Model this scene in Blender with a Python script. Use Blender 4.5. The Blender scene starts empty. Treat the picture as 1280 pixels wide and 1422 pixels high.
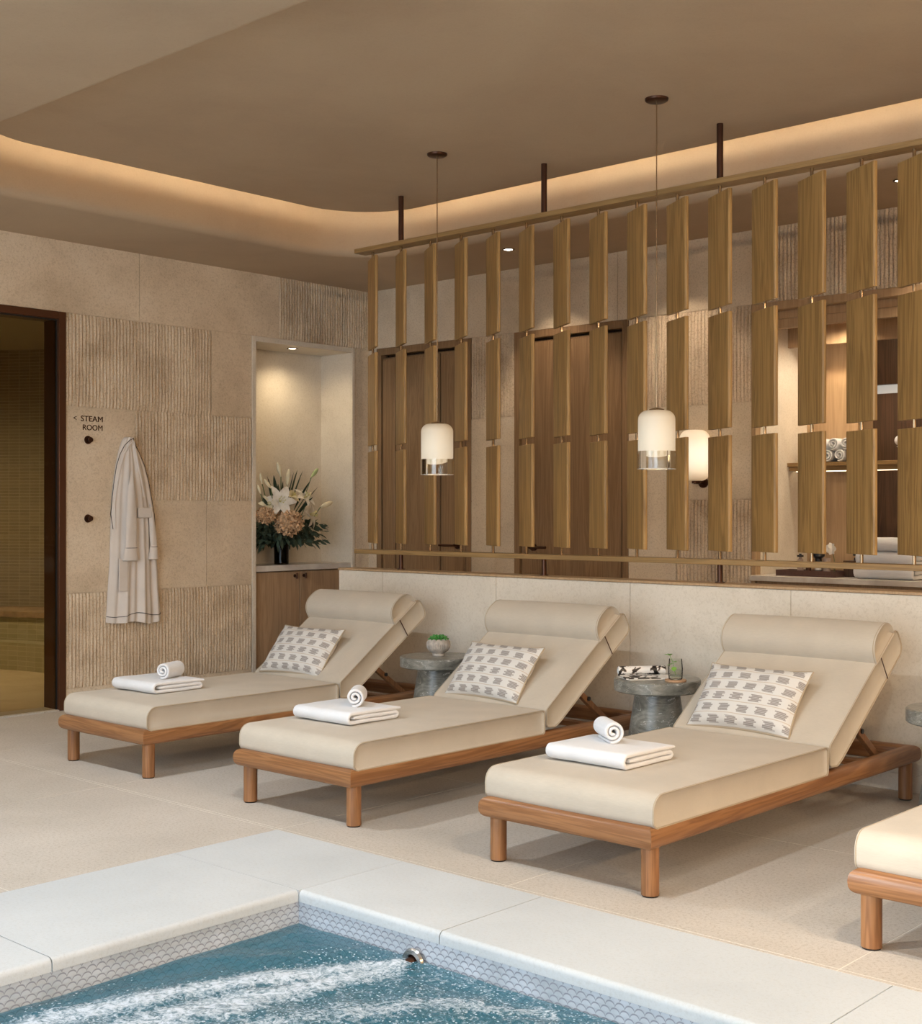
import bpy, math, random
from mathutils import Vector, Matrix, noise
random.seed(7)
S = bpy.context.scene
COL = S.collection
PI = math.pi
R = math.radians

# ------------------------------------------------------------------ camera, world, sun, exposure
YAW = math.atan((2314.3 - 640) / 1832.0)
cam = bpy.data.cameras.new('camera')
camo = bpy.data.objects.new('camera', cam); COL.objects.link(camo)
camo.location = (7.736, 0.0, 1.3); camo.rotation_euler = (PI / 2, 0, YAW)
cam.sensor_fit = 'HORIZONTAL'; cam.sensor_width = 36; cam.lens = 36 * 1832.0 / 1280
cam.shift_y = -1.0 / 1280; cam.clip_start = 0.05; cam.clip_end = 200
S.camera = camo
S.view_settings.view_transform = 'Standard'; S.view_settings.look = 'None'
S.view_settings.gamma = 1.0; S.view_settings.use_curve_mapping = False
S.view_settings.exposure = 0.82

WARM = (1.0, 0.72, 0.44)
POOL_FILL_W, SIDE_FILL_W, EDGE_FILL_W = 52, 265, 62  # power of the downlight rows added out of view as fill
w = bpy.data.worlds.new('world'); S.world = w; w.use_nodes = True
bg = w.node_tree.nodes['Background']; bg.inputs[0].default_value = (0.76, 0.88, 1.0, 1); bg.inputs[1].default_value = 3.6
sun = bpy.data.lights.new('sun', 'SUN'); sun.energy = 1.5; sun.color = (1.0, 0.95, 0.88); sun.angle = R(2.5)
suno = bpy.data.objects.new('sun', sun); COL.objects.link(suno)
sd = Vector((0.56, 0.83, -0.31)).normalized()
suno.rotation_euler = sd.to_track_quat('-Z', 'Y').to_euler(); suno.location = (2, -8, 6)
WINX = [(1.05, 2.9), (3.1, 5.75), (5.95, 8.6)]
WINZ = [(2.27, 2.95), (0.0, 2.95), (0.0, 2.95)]  # unseen windows; the first sits high so the wall below shades the coping
YF = -2.6
for (a, b), (za, zb) in zip(WINX, WINZ):      # portals: only help the daylight through the windows to be sampled
    l = bpy.data.lights.new('window_portal', 'AREA'); l.shape = 'RECTANGLE'; l.size = b - a; l.size_y = zb - za - .05
    l.cycles.is_portal = True
    o = bpy.data.objects.new('window_portal', l); COL.objects.link(o)
    o.location = ((a + b) / 2, YF - 0.28, (za + zb) / 2); o.rotation_euler = (PI / 2, 0, 0)

def lamp(name, kind, loc, energy, color=WARM, direction=(0, 0, -1), **kw):
    l = bpy.data.lights.new(name, kind); l.energy = energy; l.color = color
    for k, v in kw.items(): setattr(l, k, v)
    o = bpy.data.objects.new(name, l); COL.objects.link(o); o.location = loc
    o.rotation_euler = Vector(direction).to_track_quat('-Z', 'Y').to_euler()
    return o

# ------------------------------------------------------------------ materials
M = {}
def mat(name, base=(0.5, 0.5, 0.5), rough=0.6, metal=0.0, **kw):
    m = bpy.data.materials.new(name); m.use_nodes = True
    p = m.node_tree.nodes['Principled BSDF']
    p.inputs['Base Color'].default_value = (*base, 1); p.inputs['Roughness'].default_value = rough
    p.inputs['Metallic'].default_value = metal
    for k, v in kw.items(): p.inputs[k.replace('_', ' ')].default_value = v
    M[name] = m
    return m
class NT:
    def __init__(s, m): s.t = m.node_tree; s.p = s.t.nodes.get('Principled BSDF')
    def n(s, typ, **kw):
        x = s.t.nodes.new(typ)
        for k, v in kw.items():
            if k.startswith('i_'):
                key = k[2:]; key = int(key) if key.isdigit() else key.replace('_', ' ')
                x.inputs[key].default_value = v
            else: setattr(x, k, v)
        return x
    def l(s, a, b): s.t.links.new(a, b)
    def co(s, kind='Object', scale=(1, 1, 1)):
        c = s.n('ShaderNodeTexCoord'); mp = s.n('ShaderNodeMapping'); mp.inputs['Scale'].default_value = scale
        s.l(c.outputs[kind], mp.inputs['Vector']); return mp.outputs[0]
    def noise(s, vec, scale, detail=4, rough=0.55, dist=0.0):
        x = s.n('ShaderNodeTexNoise'); x.inputs['Scale'].default_value = scale; x.inputs['Detail'].default_value = detail
        x.inputs['Roughness'].default_value = rough; x.inputs['Distortion'].default_value = dist
        s.l(vec, x.inputs['Vector']); return x.outputs[0]
    def ramp(s, fac, stops):
        r = s.n('ShaderNodeValToRGB'); e = r.color_ramp.elements
        while len(e) < len(stops): e.new(0.5)
        for k, (pos, c) in enumerate(stops): e[k].position = pos; e[k].color = (*c, 1)
        s.l(fac, r.inputs[0]); return r.outputs[0]
    def mix(s, fac, a, b, blend='MIX'):
        x = s.n('ShaderNodeMix', data_type='RGBA', blend_type=blend)
        for i, v in ((0, fac), (6, a), (7, b)):
            if isinstance(v, (int, float)): x.inputs[i].default_value = v
            elif isinstance(v, tuple): x.inputs[i].default_value = (*v, 1)
            else: s.l(v, x.inputs[i])
        return x.outputs[2]
    def m(s, op, a, b=None, c=None, clamp=False):
        x = s.n('ShaderNodeMath', operation=op); x.use_clamp = clamp
        for i, v in enumerate((a, b, c)):
            if v is None: continue
            if isinstance(v, (int, float)): x.inputs[i].default_value = v
            else: s.l(v, x.inputs[i])
        return x.outputs[0]
    def bump(s, h, strength=0.3, dist=0.01):
        b = s.n('ShaderNodeBump'); b.inputs['Strength'].default_value = strength; b.inputs['Distance'].default_value = dist
        s.l(h, b.inputs['Height']); s.l(b.outputs[0], s.p.inputs['Normal']); return b
    def base(s, c): s.l(c, s.p.inputs['Base Color'])

def stone(name, c0, c1, c2, big=1.3, speck=0.5, rough=0.75, bump=0.15):
    m = mat(name, c1, rough); t = NT(m); v = t.co('Object')
    a = t.noise(v, big, 6, 0.62, 0.3); b = t.noise(v, 85, 3, 0.7); c = t.noise(v, 260, 2, 0.6)
    col = t.ramp(a, [(0.34, c0), (0.52, c1), (0.72, c2)])
    dk = t.ramp(b, [(0.35, (0.72, 0.68, 0.62)), (0.5, (1, 1, 1)), (1, (1.0, 1.0, 1.0))])
    col = t.mix(speck, col, dk, 'MULTIPLY')
    fn = t.ramp(c, [(0.3, (0.78, 0.76, 0.72)), (0.55, (1, 1, 1))])
    col = t.mix(speck, col, fn, 'MULTIPLY')
    t.base(col); t.bump(t.m('ADD', b, t.m('MULTIPLY', c, 0.4)), bump, 0.004)
    return m
stone('limestone', (0.60, 0.49, 0.36), (0.73, 0.61, 0.465), (0.79, 0.68, 0.54), 1.6, 0.65)
stone('rough_limestone', (0.52, 0.40, 0.28), (0.70, 0.57, 0.425), (0.79, 0.67, 0.52), 2.6, 0.95, bump=0.5)
stone('pale_limestone', (0.68, 0.61, 0.51), (0.75, 0.68, 0.58), (0.80, 0.73, 0.63), 2.2, 0.35)
stone('floor_stone', (0.51, 0.465, 0.41), (0.57, 0.52, 0.465), (0.62, 0.57, 0.515), 1.2, 0.7, 0.7, 0.12)
stone('coping_stone', (0.53, 0.56, 0.58), (0.565, 0.595, 0.615), (0.60, 0.63, 0.65), 1.5, 0.22, 0.6, 0.08)
stone('plaster', (0.46, 0.345, 0.235), (0.50, 0.38, 0.26), (0.53, 0.41, 0.28), 1.1, 0.12, 0.8, 0.05)
mat('grout', (0.74, 0.70, 0.62), 0.9); mat('dark_grout', (0.25, 0.18, 0.11), 0.9)

def wood(name, c0, c1, axis=2, rough=0.45, sc=1.0, fine=1.0):
    m = mat(name, c1, rough); t = NT(m)
    s = [34 * sc, 34 * sc, 34 * sc]; s[axis] = 1.6 * sc
    v = t.co('Object', tuple(s))
    info = t.n('ShaderNodeObjectInfo'); cmb = t.n('ShaderNodeVectorMath', operation='ADD')
    mul = t.n('ShaderNodeVectorMath', operation='SCALE'); mul.inputs[3].default_value = 37.0
    cx = t.n('ShaderNodeCombineXYZ'); 
    for k in range(3): t.l(info.outputs['Random'], cx.inputs[k])
    t.l(cx.outputs[0], mul.inputs[0]); t.l(v, cmb.inputs[0]); t.l(mul.outputs[0], cmb.inputs[1]); v = cmb.outputs[0]
    a = t.noise(v, 0.35, 4, 0.6, 0.9); b = t.noise(v, 2.2, 5, 0.7)
    rings = t.m('SINE', t.m('MULTIPLY', a, 46.0)); rings = t.m('MULTIPLY_ADD', rings, 0.34, 0.5)
    f = t.m('ADD', t.m('MULTIPLY', rings, 0.55), t.m('MULTIPLY', b, 0.55 * fine))
    t.base(t.ramp(f, [(0.25, c0), (0.75, c1)])); t.bump(f, 0.12, 0.002)
    return m
wood('oak_z', (0.235, 0.13, 0.042), (0.42, 0.245, 0.085), 2, 0.42)
wood('oak_x', (0.24, 0.145, 0.055), (0.35, 0.215, 0.085), 0, 0.42)
wood('teak_x', (0.19, 0.078, 0.028), (0.32, 0.15, 0.06), 0, 0.38)
wood('teak_y', (0.19, 0.078, 0.028), (0.32, 0.15, 0.06), 1, 0.38)
wood('teak_z', (0.19, 0.078, 0.028), (0.32, 0.15, 0.06), 2, 0.38)
wood('door_oak', (0.20, 0.115, 0.055), (0.285, 0.175, 0.09), 2, 0.45)
wood('cabinet_oak', (0.33, 0.21, 0.12), (0.43, 0.29, 0.175), 2, 0.5)
wood('walnut', (0.05, 0.026, 0.014), (0.095, 0.05, 0.027), 2, 0.4)
wood('tan_panel', (0.40, 0.26, 0.14), (0.48, 0.325, 0.185), 2, 0.5)
mat('bronze', (0.085, 0.04, 0.025), 0.35, 0.8)
mat('door_bronze', (0.11, 0.045, 0.022), 0.32, 0.5)
mat('brass', (0.34, 0.23, 0.13), 0.25, 0.9)
mat('black', (0.012, 0.012, 0.013), 0.4); mat('rubber', (0.02, 0.015, 0.012), 0.8)
mat('steel', (0.5, 0.5, 0.5), 0.22, 1.0)
mat('ceramic_white', (0.75, 0.72, 0.68), 0.4)

def fabric(name, c, sc=900, bump=0.25, rough=0.95):
    m = mat(name, c, rough); t = NT(m); v = t.co('Object')
    a = t.noise(v, sc, 1, 0.5); b = t.noise(v, 6, 3, 0.5); v2 = t.co('Object', (1, 14, 14)); s = t.noise(v2, 40, 2)
    c0 = tuple(x * 0.9 for x in c); c1 = tuple(min(1, x * 1.05) for x in c)
    t.base(t.mix(0.5, t.ramp(b, [(0.35, c0), (0.65, c1)]), t.ramp(s, [(0.3, c0), (0.7, c1)])))
    t.bump(a, bump, 0.002); t.p.inputs['Sheen Weight'].default_value = 0.15
    return m
fabric('linen', (0.54, 0.475, 0.39)); fabric('linen_pipe', (0.42, 0.34, 0.24))
fabric('terry', (0.76, 0.765, 0.785), 500, 0.5); fabric('robe_cloth', (0.72, 0.66, 0.61), 500, 0.4)
fabric('towel_cream', (0.78, 0.73, 0.67), 500, 0.5)
mat('piping_black', (0.03, 0.028, 0.03), 0.8)

def marble(name):
    m = mat(name, (0.3, 0.3, 0.28), 0.3); t = NT(m); v = t.co('Object', (1, 1, 2.2))
    a = t.noise(v, 5, 8, 0.65, 1.6); b = t.noise(v, 24, 6, 0.7, 0.8); c = t.noise(v, 3.2, 3, 0.5, 2.5)
    col = t.ramp(a, [(0.32, (0.12, 0.12, 0.105)), (0.5, (0.235, 0.23, 0.20)), (0.68, (0.38, 0.365, 0.32))])
    col = t.mix(0.6, col, t.ramp(b, [(0.35, (0.45, 0.45, 0.43)), (0.6, (1, 1, 1))]), 'MULTIPLY')
    vein = t.m('LESS_THAN', t.m('ABSOLUTE', t.m('SUBTRACT', c, 0.5)), 0.0028)
    t.base(t.mix(t.m('MULTIPLY', vein, 0.7), col, (0.75, 0.74, 0.7)))
marble('grey_marble')
m = mat('white_marble', (0.62, 0.57, 0.51), 0.25); t = NT(m); t.base(t.ramp(t.noise(t.co('Object'), 4, 6, 0.6, 1), [(0.35, (0.56, 0.50, 0.44)), (0.6, (0.70, 0.66, 0.61))]))

# mosaic tiles of the steam room: v up, u round the wall (UV in metres)
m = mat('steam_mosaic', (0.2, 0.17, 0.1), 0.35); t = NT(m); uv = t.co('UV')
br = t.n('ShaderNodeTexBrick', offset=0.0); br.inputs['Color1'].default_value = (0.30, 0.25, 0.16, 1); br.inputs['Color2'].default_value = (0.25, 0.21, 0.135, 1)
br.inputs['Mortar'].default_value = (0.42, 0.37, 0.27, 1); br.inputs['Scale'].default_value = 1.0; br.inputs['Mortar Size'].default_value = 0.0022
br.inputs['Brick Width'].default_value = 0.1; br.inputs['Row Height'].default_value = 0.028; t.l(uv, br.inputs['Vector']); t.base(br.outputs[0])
m = mat('steam_tile', (0.4, 0.36, 0.22), 0.3); t = NT(m); uv = t.co('UV')
br = t.n('ShaderNodeTexBrick', offset=0.0); br.inputs['Color1'].default_value = (0.40, 0.36, 0.22, 1); br.inputs['Color2'].default_value = (0.35, 0.31, 0.18, 1)
br.inputs['Mortar'].default_value = (0.5, 0.45, 0.3, 1); br.inputs['Scale'].default_value = 1.0; br.inputs['Mortar Size'].default_value = 0.002
br.inputs['Brick Width'].default_value = 0.1; br.inputs['Row Height'].default_value = 0.04; t.l(uv, br.inputs['Vector']); t.base(br.outputs[0])
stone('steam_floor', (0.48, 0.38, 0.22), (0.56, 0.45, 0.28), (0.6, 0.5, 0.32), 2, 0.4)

# fish-scale tiles of the pool (UV in metres)
m = mat('fish_scale', (0.4, 0.42, 0.42), 0.25); t = NT(m)
uvn = t.n('ShaderNodeTexCoord'); sx = t.n('ShaderNodeSeparateXYZ'); t.l(uvn.outputs['UV'], sx.inputs[0])
W_, H_ = 0.033, 0.0175
u = t.m('DIVIDE', sx.outputs[0], W_); vv = t.m('DIVIDE', sx.outputs[1], H_)
row = t.m('FLOOR', vv); half = t.m('MULTIPLY', t.m('MODULO', t.m('ABSOLUTE', row), 2.0), 0.5)
fx = t.m('SUBTRACT', t.m('FRACT', t.m('ADD', u, half)), 0.5); fy = t.m('FRACT', vv)
arc = t.m('SQRT', t.m('MAXIMUM', t.m('SUBTRACT', 1.0, t.m('MULTIPLY', t.m('MULTIPLY', fx, fx), 4.0)), 0.0))
dd = t.m('ABSOLUTE', t.m('SUBTRACT', fy, t.m('MULTIPLY', arc, 0.9)))
line = t.m('LESS_THAN', dd, 0.13)
nz = t.noise(t.co('Object'), 9, 3)
t.base(t.mix(line, t.ramp(nz, [(0.3, (0.42, 0.46, 0.50)), (0.7, (0.56, 0.60, 0.66))]), (0.30, 0.31, 0.36)))
t.bump(t.m('SUBTRACT', 1.0, dd), 0.25, 0.004)
mat('pool_floor', (0.03, 0.20, 0.25), 0.5)

# cushion pattern: broken blocks of fine dashes between thin tan lines
m = mat('ikat', (0.8, 0.77, 0.72), 0.95); t = NT(m)
uvn = t.n('ShaderNodeTexCoord'); sx = t.n('ShaderNodeSeparateXYZ'); t.l(uvn.outputs['UV'], sx.inputs[0])
NR, NC = 6.0, 5.5
vr = t.m('MULTIPLY', sx.outputs[1], NR); row = t.m('FLOOR', vr); fr = t.m('FRACT', vr)
shift = t.m('MULTIPLY', t.m('MODULO', row, 2.0), 0.5)
ph = t.n('ShaderNodeTexWhiteNoise', noise_dimensions='1D'); t.l(t.m('FLOOR', t.m('MULTIPLY', sx.outputs[1], 46.0)), ph.inputs['W'])
jit = t.m('MULTIPLY', t.m('SUBTRACT', ph.outputs[0], 0.5), 0.16)
fc = t.m('FRACT', t.m('ADD', t.m('MULTIPLY', sx.outputs[0], NC), t.m('ADD', shift, jit)))
blk = t.m('LESS_THAN', t.m('ABSOLUTE', t.m('SUBTRACT', fc, 0.5)), 0.27)
blk2 = t.m('LESS_THAN', t.m('ABSOLUTE', t.m('SUBTRACT', fr, 0.5)), 0.31)
dash = t.m('GREATER_THAN', t.m('SINE', t.m('MULTIPLY', sx.outputs[1], 46.0 * 2 * PI)), -0.45)
mask = t.m('MULTIPLY', t.m('MULTIPLY', blk, blk2), t.m('MULTIPLY_ADD', dash, 0.5, 0.4))
ln = t.m('LESS_THAN', t.m('ABSOLUTE', t.m('SUBTRACT', fr, 0.03)), 0.035)
c = t.mix(mask, (0.66, 0.64, 0.61), (0.25, 0.22, 0.205)); c = t.mix(t.m('MULTIPLY', ln, 0.75), c, (0.50, 0.40, 0.29))
t.base(c); t.bump(t.noise(t.co('Object'), 700, 1), 0.3, 0.002)

def glassy(name, tint, ior=1.25, rough=0.02):
    m = bpy.data.materials.new(name); m.use_nodes = True; nt = m.node_tree; nt.nodes.clear()
    out = nt.nodes.new('ShaderNodeOutputMaterial'); tr = nt.nodes.new('ShaderNodeBsdfTransparent'); gl = nt.nodes.new('ShaderNodeBsdfGlossy')
    tr.inputs[0].default_value = (*tint, 1); gl.inputs['Roughness'].default_value = rough
    lw = nt.nodes.new('ShaderNodeFresnel'); lw.inputs[0].default_value = ior
    mx = nt.nodes.new('ShaderNodeMixShader'); nt.links.new(lw.outputs[0], mx.inputs[0]); nt.links.new(tr.outputs[0], mx.inputs[1]); nt.links.new(gl.outputs[0], mx.inputs[2])
    nt.links.new(mx.outputs[0], out.inputs[0]); M[name] = m; return m
glassy('window_glass', (0.97, 0.98, 0.98)); glassy('tinted_glass', (0.84, 0.78, 0.68))
glassy('clear_glass', (0.94, 0.93, 0.90), 1.6); glassy('vase_glass', (0.30, 0.27, 0.25)); glassy('tumbler_glass', (0.96, 0.97, 0.95), 1.15)

def emis(name, color, strength, base=None):
    m = mat(name, base or color, 0.5); p = m.node_tree.nodes['Principled BSDF']
    p.inputs['Emission Color'].default_value = (*color, 1); p.inputs['Emission Strength'].default_value = strength; return m
emis('led', (1.0, 0.88, 0.66), 13.0); emis('led_low', (1.0, 0.78, 0.5), 2.5); emis('downlight_glow', (1.0, 0.86, 0.68), 14.0)
emis('opal', (1.0, 0.76, 0.48), 0.13, (0.62, 0.57, 0.48)); emis('sconce_opal', (1.0, 0.90, 0.74), 0.55, (0.75, 0.73, 0.68))
for nm, zc, hw in (('opal', -1.68, .16), ('sconce_opal', .17, .17)):     # glass shades glow most round the bulb inside
    t = NT(M[nm]); sp = t.n('ShaderNodeSeparateXYZ'); t.l(t.co('Object'), sp.inputs[0])
    q = t.m('DIVIDE', t.m('SUBTRACT', sp.outputs[2], zc), hw); bell = t.m('SUBTRACT', 1.0, t.m('MULTIPLY', q, q), None, True)
    st = (.05, .13) if nm == 'opal' else (.12, .36); t.l(t.m('MULTIPLY_ADD', bell, st[1], st[0]), t.p.inputs['Emission Strength'])
    t.l(t.mix(bell, (1.0, .62, .30), (1.0, .86, .64)), t.p.inputs['Emission Color'])
emis('slot_light', (0.9, 0.86, 0.78), 0.22, (0.4, 0.4, 0.4))

def plain(name, c, rough=0.6, sc=60, amt=0.15):
    m = mat(name, c, rough); t = NT(m); a = t.noise(t.co('Object'), sc, 3)
    t.base(t.ramp(a, [(0.3, tuple(x * (1 - amt) for x in c)), (0.7, tuple(min(1, x * (1 + amt)) for x in c))])); return m
plain('leaf_dark', (0.035, 0.06, 0.035), 0.5); plain('leaf_green', (0.08, 0.14, 0.05), 0.45); plain('leaf_eucalyptus', (0.06, 0.095, 0.065), 0.6)
plain('petal_cream', (0.80, 0.73, 0.52), 0.6, 20); plain('petal_white', (0.86, 0.82, 0.74), 0.6, 20); plain('bud', (0.62, 0.58, 0.26), 0.6, 20); plain('bud_green', (0.42, 0.50, 0.24), 0.6, 20)
plain('hydrangea', (0.66, 0.44, 0.26), 0.7, 45, 0.4); plain('succulent', (0.06, 0.24, 0.05), 0.4, 30, 0.4); plain('mint', (0.22, 0.42, 0.08), 0.5)
plain('coaster_wood', (0.50, 0.30, 0.17), 0.6); plain('soil', (0.06, 0.04, 0.03), 0.9); plain('pot_stone', (0.42, 0.38, 0.34), 0.8, 40, 0.25)
plain('tray_wood', (0.09, 0.045, 0.035), 0.4); plain('pink_pot', (0.40, 0.30, 0.24), 0.5); plain('drink', (0.62, 0.60, 0.50), 0.2)
plain('bench_stone', (0.36, 0.25, 0.15), 0.5, 8, 0.35)
m = mat('magazine_print', (0.8, 0.8, 0.8), 0.35); t = NT(m)
a = t.noise(t.co('Object'), 22, 3, 0.5, 0.6); t.base(t.ramp(a, [(0.475, (0.015, 0.013, 0.013)), (0.49, (0.25, 0.17, 0.12)), (0.51, (0.80, 0.78, 0.75))]))
mat('paper', (0.8, 0.78, 0.74), 0.6)

# ------------------------------------------------------------------ mesh helpers
def setp(o, label=None, cat=None, group=None, kind=None):
    if label: o['label'] = label
    if cat: o['category'] = cat
    if group: o['group'] = group
    if kind: o['kind'] = kind
    return o
def empty(name, loc, rz=0, label=None, cat=None, group=None, kind=None):
    o = bpy.data.objects.new(name, None); COL.objects.link(o); o.location = loc; o.rotation_euler = (0, 0, rz)
    o.empty_display_size = 0.05
    return setp(o, label, cat, group, kind)
class MB:
    def __init__(s): s.v = []; s.f = []; s.mi = []; s.uv = {}
    def face(s, idx, mi=0, uv=None):
        if uv: s.uv[len(s.f)] = uv
        s.f.append(tuple(idx)); s.mi.append(mi)
    def add(s, pts): k = len(s.v); s.v += [tuple(p) for p in pts]; return k
    def quad(s, a, b, c, d, mi=0, uv=None): k = s.add((a, b, c, d)); s.face((k, k + 1, k + 2, k + 3), mi, uv)
    def box(s, x0, x1, y0, y1, z0, z1, mi=0):
        k = s.add([(x, y, z) for z in (z0, z1) for x, y in ((x0, y0), (x1, y0), (x1, y1), (x0, y1))])
        for q in ((3, 2, 1, 0), (4, 5, 6, 7), (0, 1, 5, 4), (1, 2, 6, 5), (2, 3, 7, 6), (3, 0, 4, 7)): s.face([k + i for i in q], mi)
        return s
    def rings(s, rings, closed=True, caps=True, mi=0):
        n = len(rings[0]); ks = [s.add(r) for r in rings]
        for a, b in zip(ks, ks[1:]):
            for i in range(n if closed else n - 1):
                j = (i + 1) % n; s.face((a + i, a + j, b + j, b + i), mi)
        if caps:
            s.face([ks[0] + i for i in range(n)][::-1], mi); s.face([ks[-1] + i for i in range(n)], mi)
        return s
    def tube(s, pts, r, seg=10, caps=True, mi=0):
        pts = [Vector(p) for p in pts]; rr = r if isinstance(r, (list, tuple)) else [r] * len(pts); out = []
        up = None
        for i, p in enumerate(pts):
            d = (pts[min(i + 1, len(pts) - 1)] - pts[max(i - 1, 0)]).normalized()
            if up is None: up = d.orthogonal().normalized()
            else: up = (up - d * up.dot(d)); up = up.normalized() if up.length > 1e-6 else d.orthogonal().normalized()
            q = d.cross(up)
            out.append([p + (up * math.cos(a) + q * math.sin(a)) * rr[i] for a in [2 * PI * k / seg for k in range(seg)]])
        return s.rings(out, True, caps, mi)
    def cyl(s, p0, p1, r, seg=16, r1=None, mi=0): return s.tube([p0, p1], [r, r if r1 is None else r1], seg, True, mi)
    def lathe(s, prof, c=(0, 0, 0), seg=32, caps=True, mi=0):
        return s.rings([[(c[0] + r * math.cos(a), c[1] + r * math.sin(a), c[2] + z) for a in [2 * PI * k / seg for k in range(seg)]] for r, z in prof], True, caps, mi)
    def xform(s, Mx, k0=0):
        for i in range(k0, len(s.v)): s.v[i] = tuple(Mx @ Vector(s.v[i]))
        return s
    def build(s, name, mats, parent=None, world=False, smooth=35, bevel=0.0, sub=0, **props):
        me = bpy.data.meshes.new(name); vs = s.v
        if parent is not None and world: L = parent.location; vs = [(x - L[0], y - L[1], z - L[2]) for x, y, z in vs]
        me.from_pydata(vs, [], s.f)
        if not isinstance(mats, (list, tuple)): mats = [mats]
        for mm in mats: me.materials.append(M[mm] if isinstance(mm, str) else mm)
        me.polygons.foreach_set('material_index', s.mi)
        if s.uv:
            ul = me.uv_layers.new(name='UVMap')
            for fi, uvs in s.uv.items():
                p = me.polygons[fi]
                for li, q in zip(p.loop_indices, uvs): ul.data[li].uv = q
        if smooth: 
            me.polygons.foreach_set('use_smooth', [True] * len(s.f)); me.set_sharp_from_angle(angle=R(smooth))
        me.update()
        o = bpy.data.objects.new(name, me); COL.objects.link(o)
        if parent is not None: o.parent = parent
        if bevel:
            b = o.modifiers.new('bevel', 'BEVEL'); b.width = bevel; b.segments = 2; b.limit_method = 'ANGLE'; b.angle_limit = R(40)
        if sub: q = o.modifiers.new('sub', 'SUBSURF'); q.levels = sub; q.render_levels = sub
        setp(o, **props)
        return o
def copy_tree(o, parent=None):
    c = o.copy(); COL.objects.link(c); c.parent = parent
    for ch in [x for x in bpy.data.objects if x.parent == o]: copy_tree(ch, c)
    return c
def round_poly(pts, rad, seg=6):
    out = []; n = len(pts)
    for i in range(n):
        p = Vector(pts[i]); a = (Vector(pts[i - 1]) - p); b = (Vector(pts[(i + 1) % n]) - p); r = rad[i] if isinstance(rad, (list, tuple)) else rad
        if r <= 0: out.append(p); continue
        la, lb = a.length, b.length; a.normalize(); b.normalize(); ang = a.angle(b); d = min(r / math.tan(ang / 2), la * .49, lb * .49); rr = d * math.tan(ang / 2)
        c = p + (a + b).normalized() * (rr / math.sin(ang / 2)); p0 = p + a * d; p1 = p + b * d
        v0 = p0 - c; v1 = p1 - c; tot = v0.angle(v1); sgn = 1 if (v0.x * v1.y - v0.y * v1.x) > 0 else -1
        for k in range(seg + 1):
            t_ = sgn * tot * k / seg; out.append(c + Vector((v0.x * math.cos(t_) - v0.y * math.sin(t_), v0.x * math.sin(t_) + v0.y * math.cos(t_))))
    return out
def densify(pts, step):
    out = []; n = len(pts)
    for i in range(n):
        a, b = pts[i], pts[(i + 1) % n]; k = max(1, int((b - a).length / step))
        out += [a + (b - a) * (j / k) for j in range(k)]
    return out
def normals2(pts):
    n = len(pts); out = []
    area = sum(pts[i].x * pts[(i + 1) % n].y - pts[(i + 1) % n].x * pts[i].y for i in range(n)); sg = 1 if area > 0 else -1
    for i in range(n):
        d = (pts[(i + 1) % n] - pts[i - 1]).normalized(); out.append(Vector((d.y, -d.x)) * sg)
    return out
def cushion(prof, x0, x1, edge=0.012, crown=None, step=0.05):
    """prof: rounded outline in (y,z); extruded along x with soft side edges; crown(p,t) pushes the middle out"""
    P_ = densify(prof, step); N_ = normals2(P_); mb = MB(); rings = []
    def ring(x, inset, t_):
        return [(x, (p - nn * inset).x + (nn.x * crown(p, t_) if crown else 0), (p - nn * inset).y + (nn.y * crown(p, t_) if crown else 0)) for p, nn in zip(P_, N_)]
    for k in range(4): a = PI / 2 * k / 3; rings.append(ring(x0 + edge * (1 - math.sin(a)) * 1.0, edge * (1 - math.cos(PI / 2 - a)), 0))
    nseg = 14
    for k in range(1, nseg): t_ = k / nseg; rings.append(ring(x0 + edge + (x1 - x0 - 2 * edge) * t_, 0, math.sin(PI * t_) ** 0.6))
    for k in range(4): a = PI / 2 * (3 - k) / 3; rings.append(ring(x1 - edge * (1 - math.sin(a)), edge * (1 - math.cos(PI / 2 - a)), 0))
    mb.rings(rings[::1], True, True)
    return mb, P_, N_
def ribbon(path, th, x0, x1, wob=0.0, seed=0, ease=0.006):
    """thick sheet following a 2D path (y,z) extruded along x"""
    P_ = [Vector(p) for p in path]; n = len(P_); Ns = []
    for i in range(n):
        d = (P_[min(i + 1, n - 1)] - P_[max(i - 1, 0)]).normalized(); Ns.append(Vector((-d.y, d.x)))
    mb = MB(); xs = [x0, x0 + ease * .35, x0 + ease]; k = 8; xs += [x0 + ease + (x1 - x0 - 2 * ease) * j / k for j in range(1, k)]; xs += [x1 - ease, x1 - ease * .35, x1]
    sc = [0.45, 0.82] + [1] * (len(xs) - 4) + [0.82, 0.45]; rings = []
    for x, s_ in zip(xs, sc):
        A = []; B = []
        for i, (p, nn) in enumerate(zip(P_, Ns)):
            e = 1.0 if 0 < i < n - 1 else 0.6
            h = th * 0.5 * s_ * e
            wv = wob * noise.noise(Vector((x * 9 + seed, p.x * 9, p.y * 9))) if wob else 0
            A.append((x, p.x + nn.x * h, p.y + nn.y * h + wv)); B.append((x, p.x - nn.x * h, p.y - nn.y * h + wv))
        rings.append(A + B[::-1])
    ks = [mb.add(r) for r in rings]; m_ = 2 * n
    for a, b in zip(ks, ks[1:]):
        for i in range(m_): j = (i + 1) % m_; mb.face((a + i, a + j, b + j, b + i))
    for kk, rev in ((ks[0], True), (ks[-1], False)):
        for i in range(n - 1):
            q = (kk + i, kk + i + 1, kk + m_ - 2 - i, kk + m_ - 1 - i); mb.face(q[::-1] if rev else q)
    return mb

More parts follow.
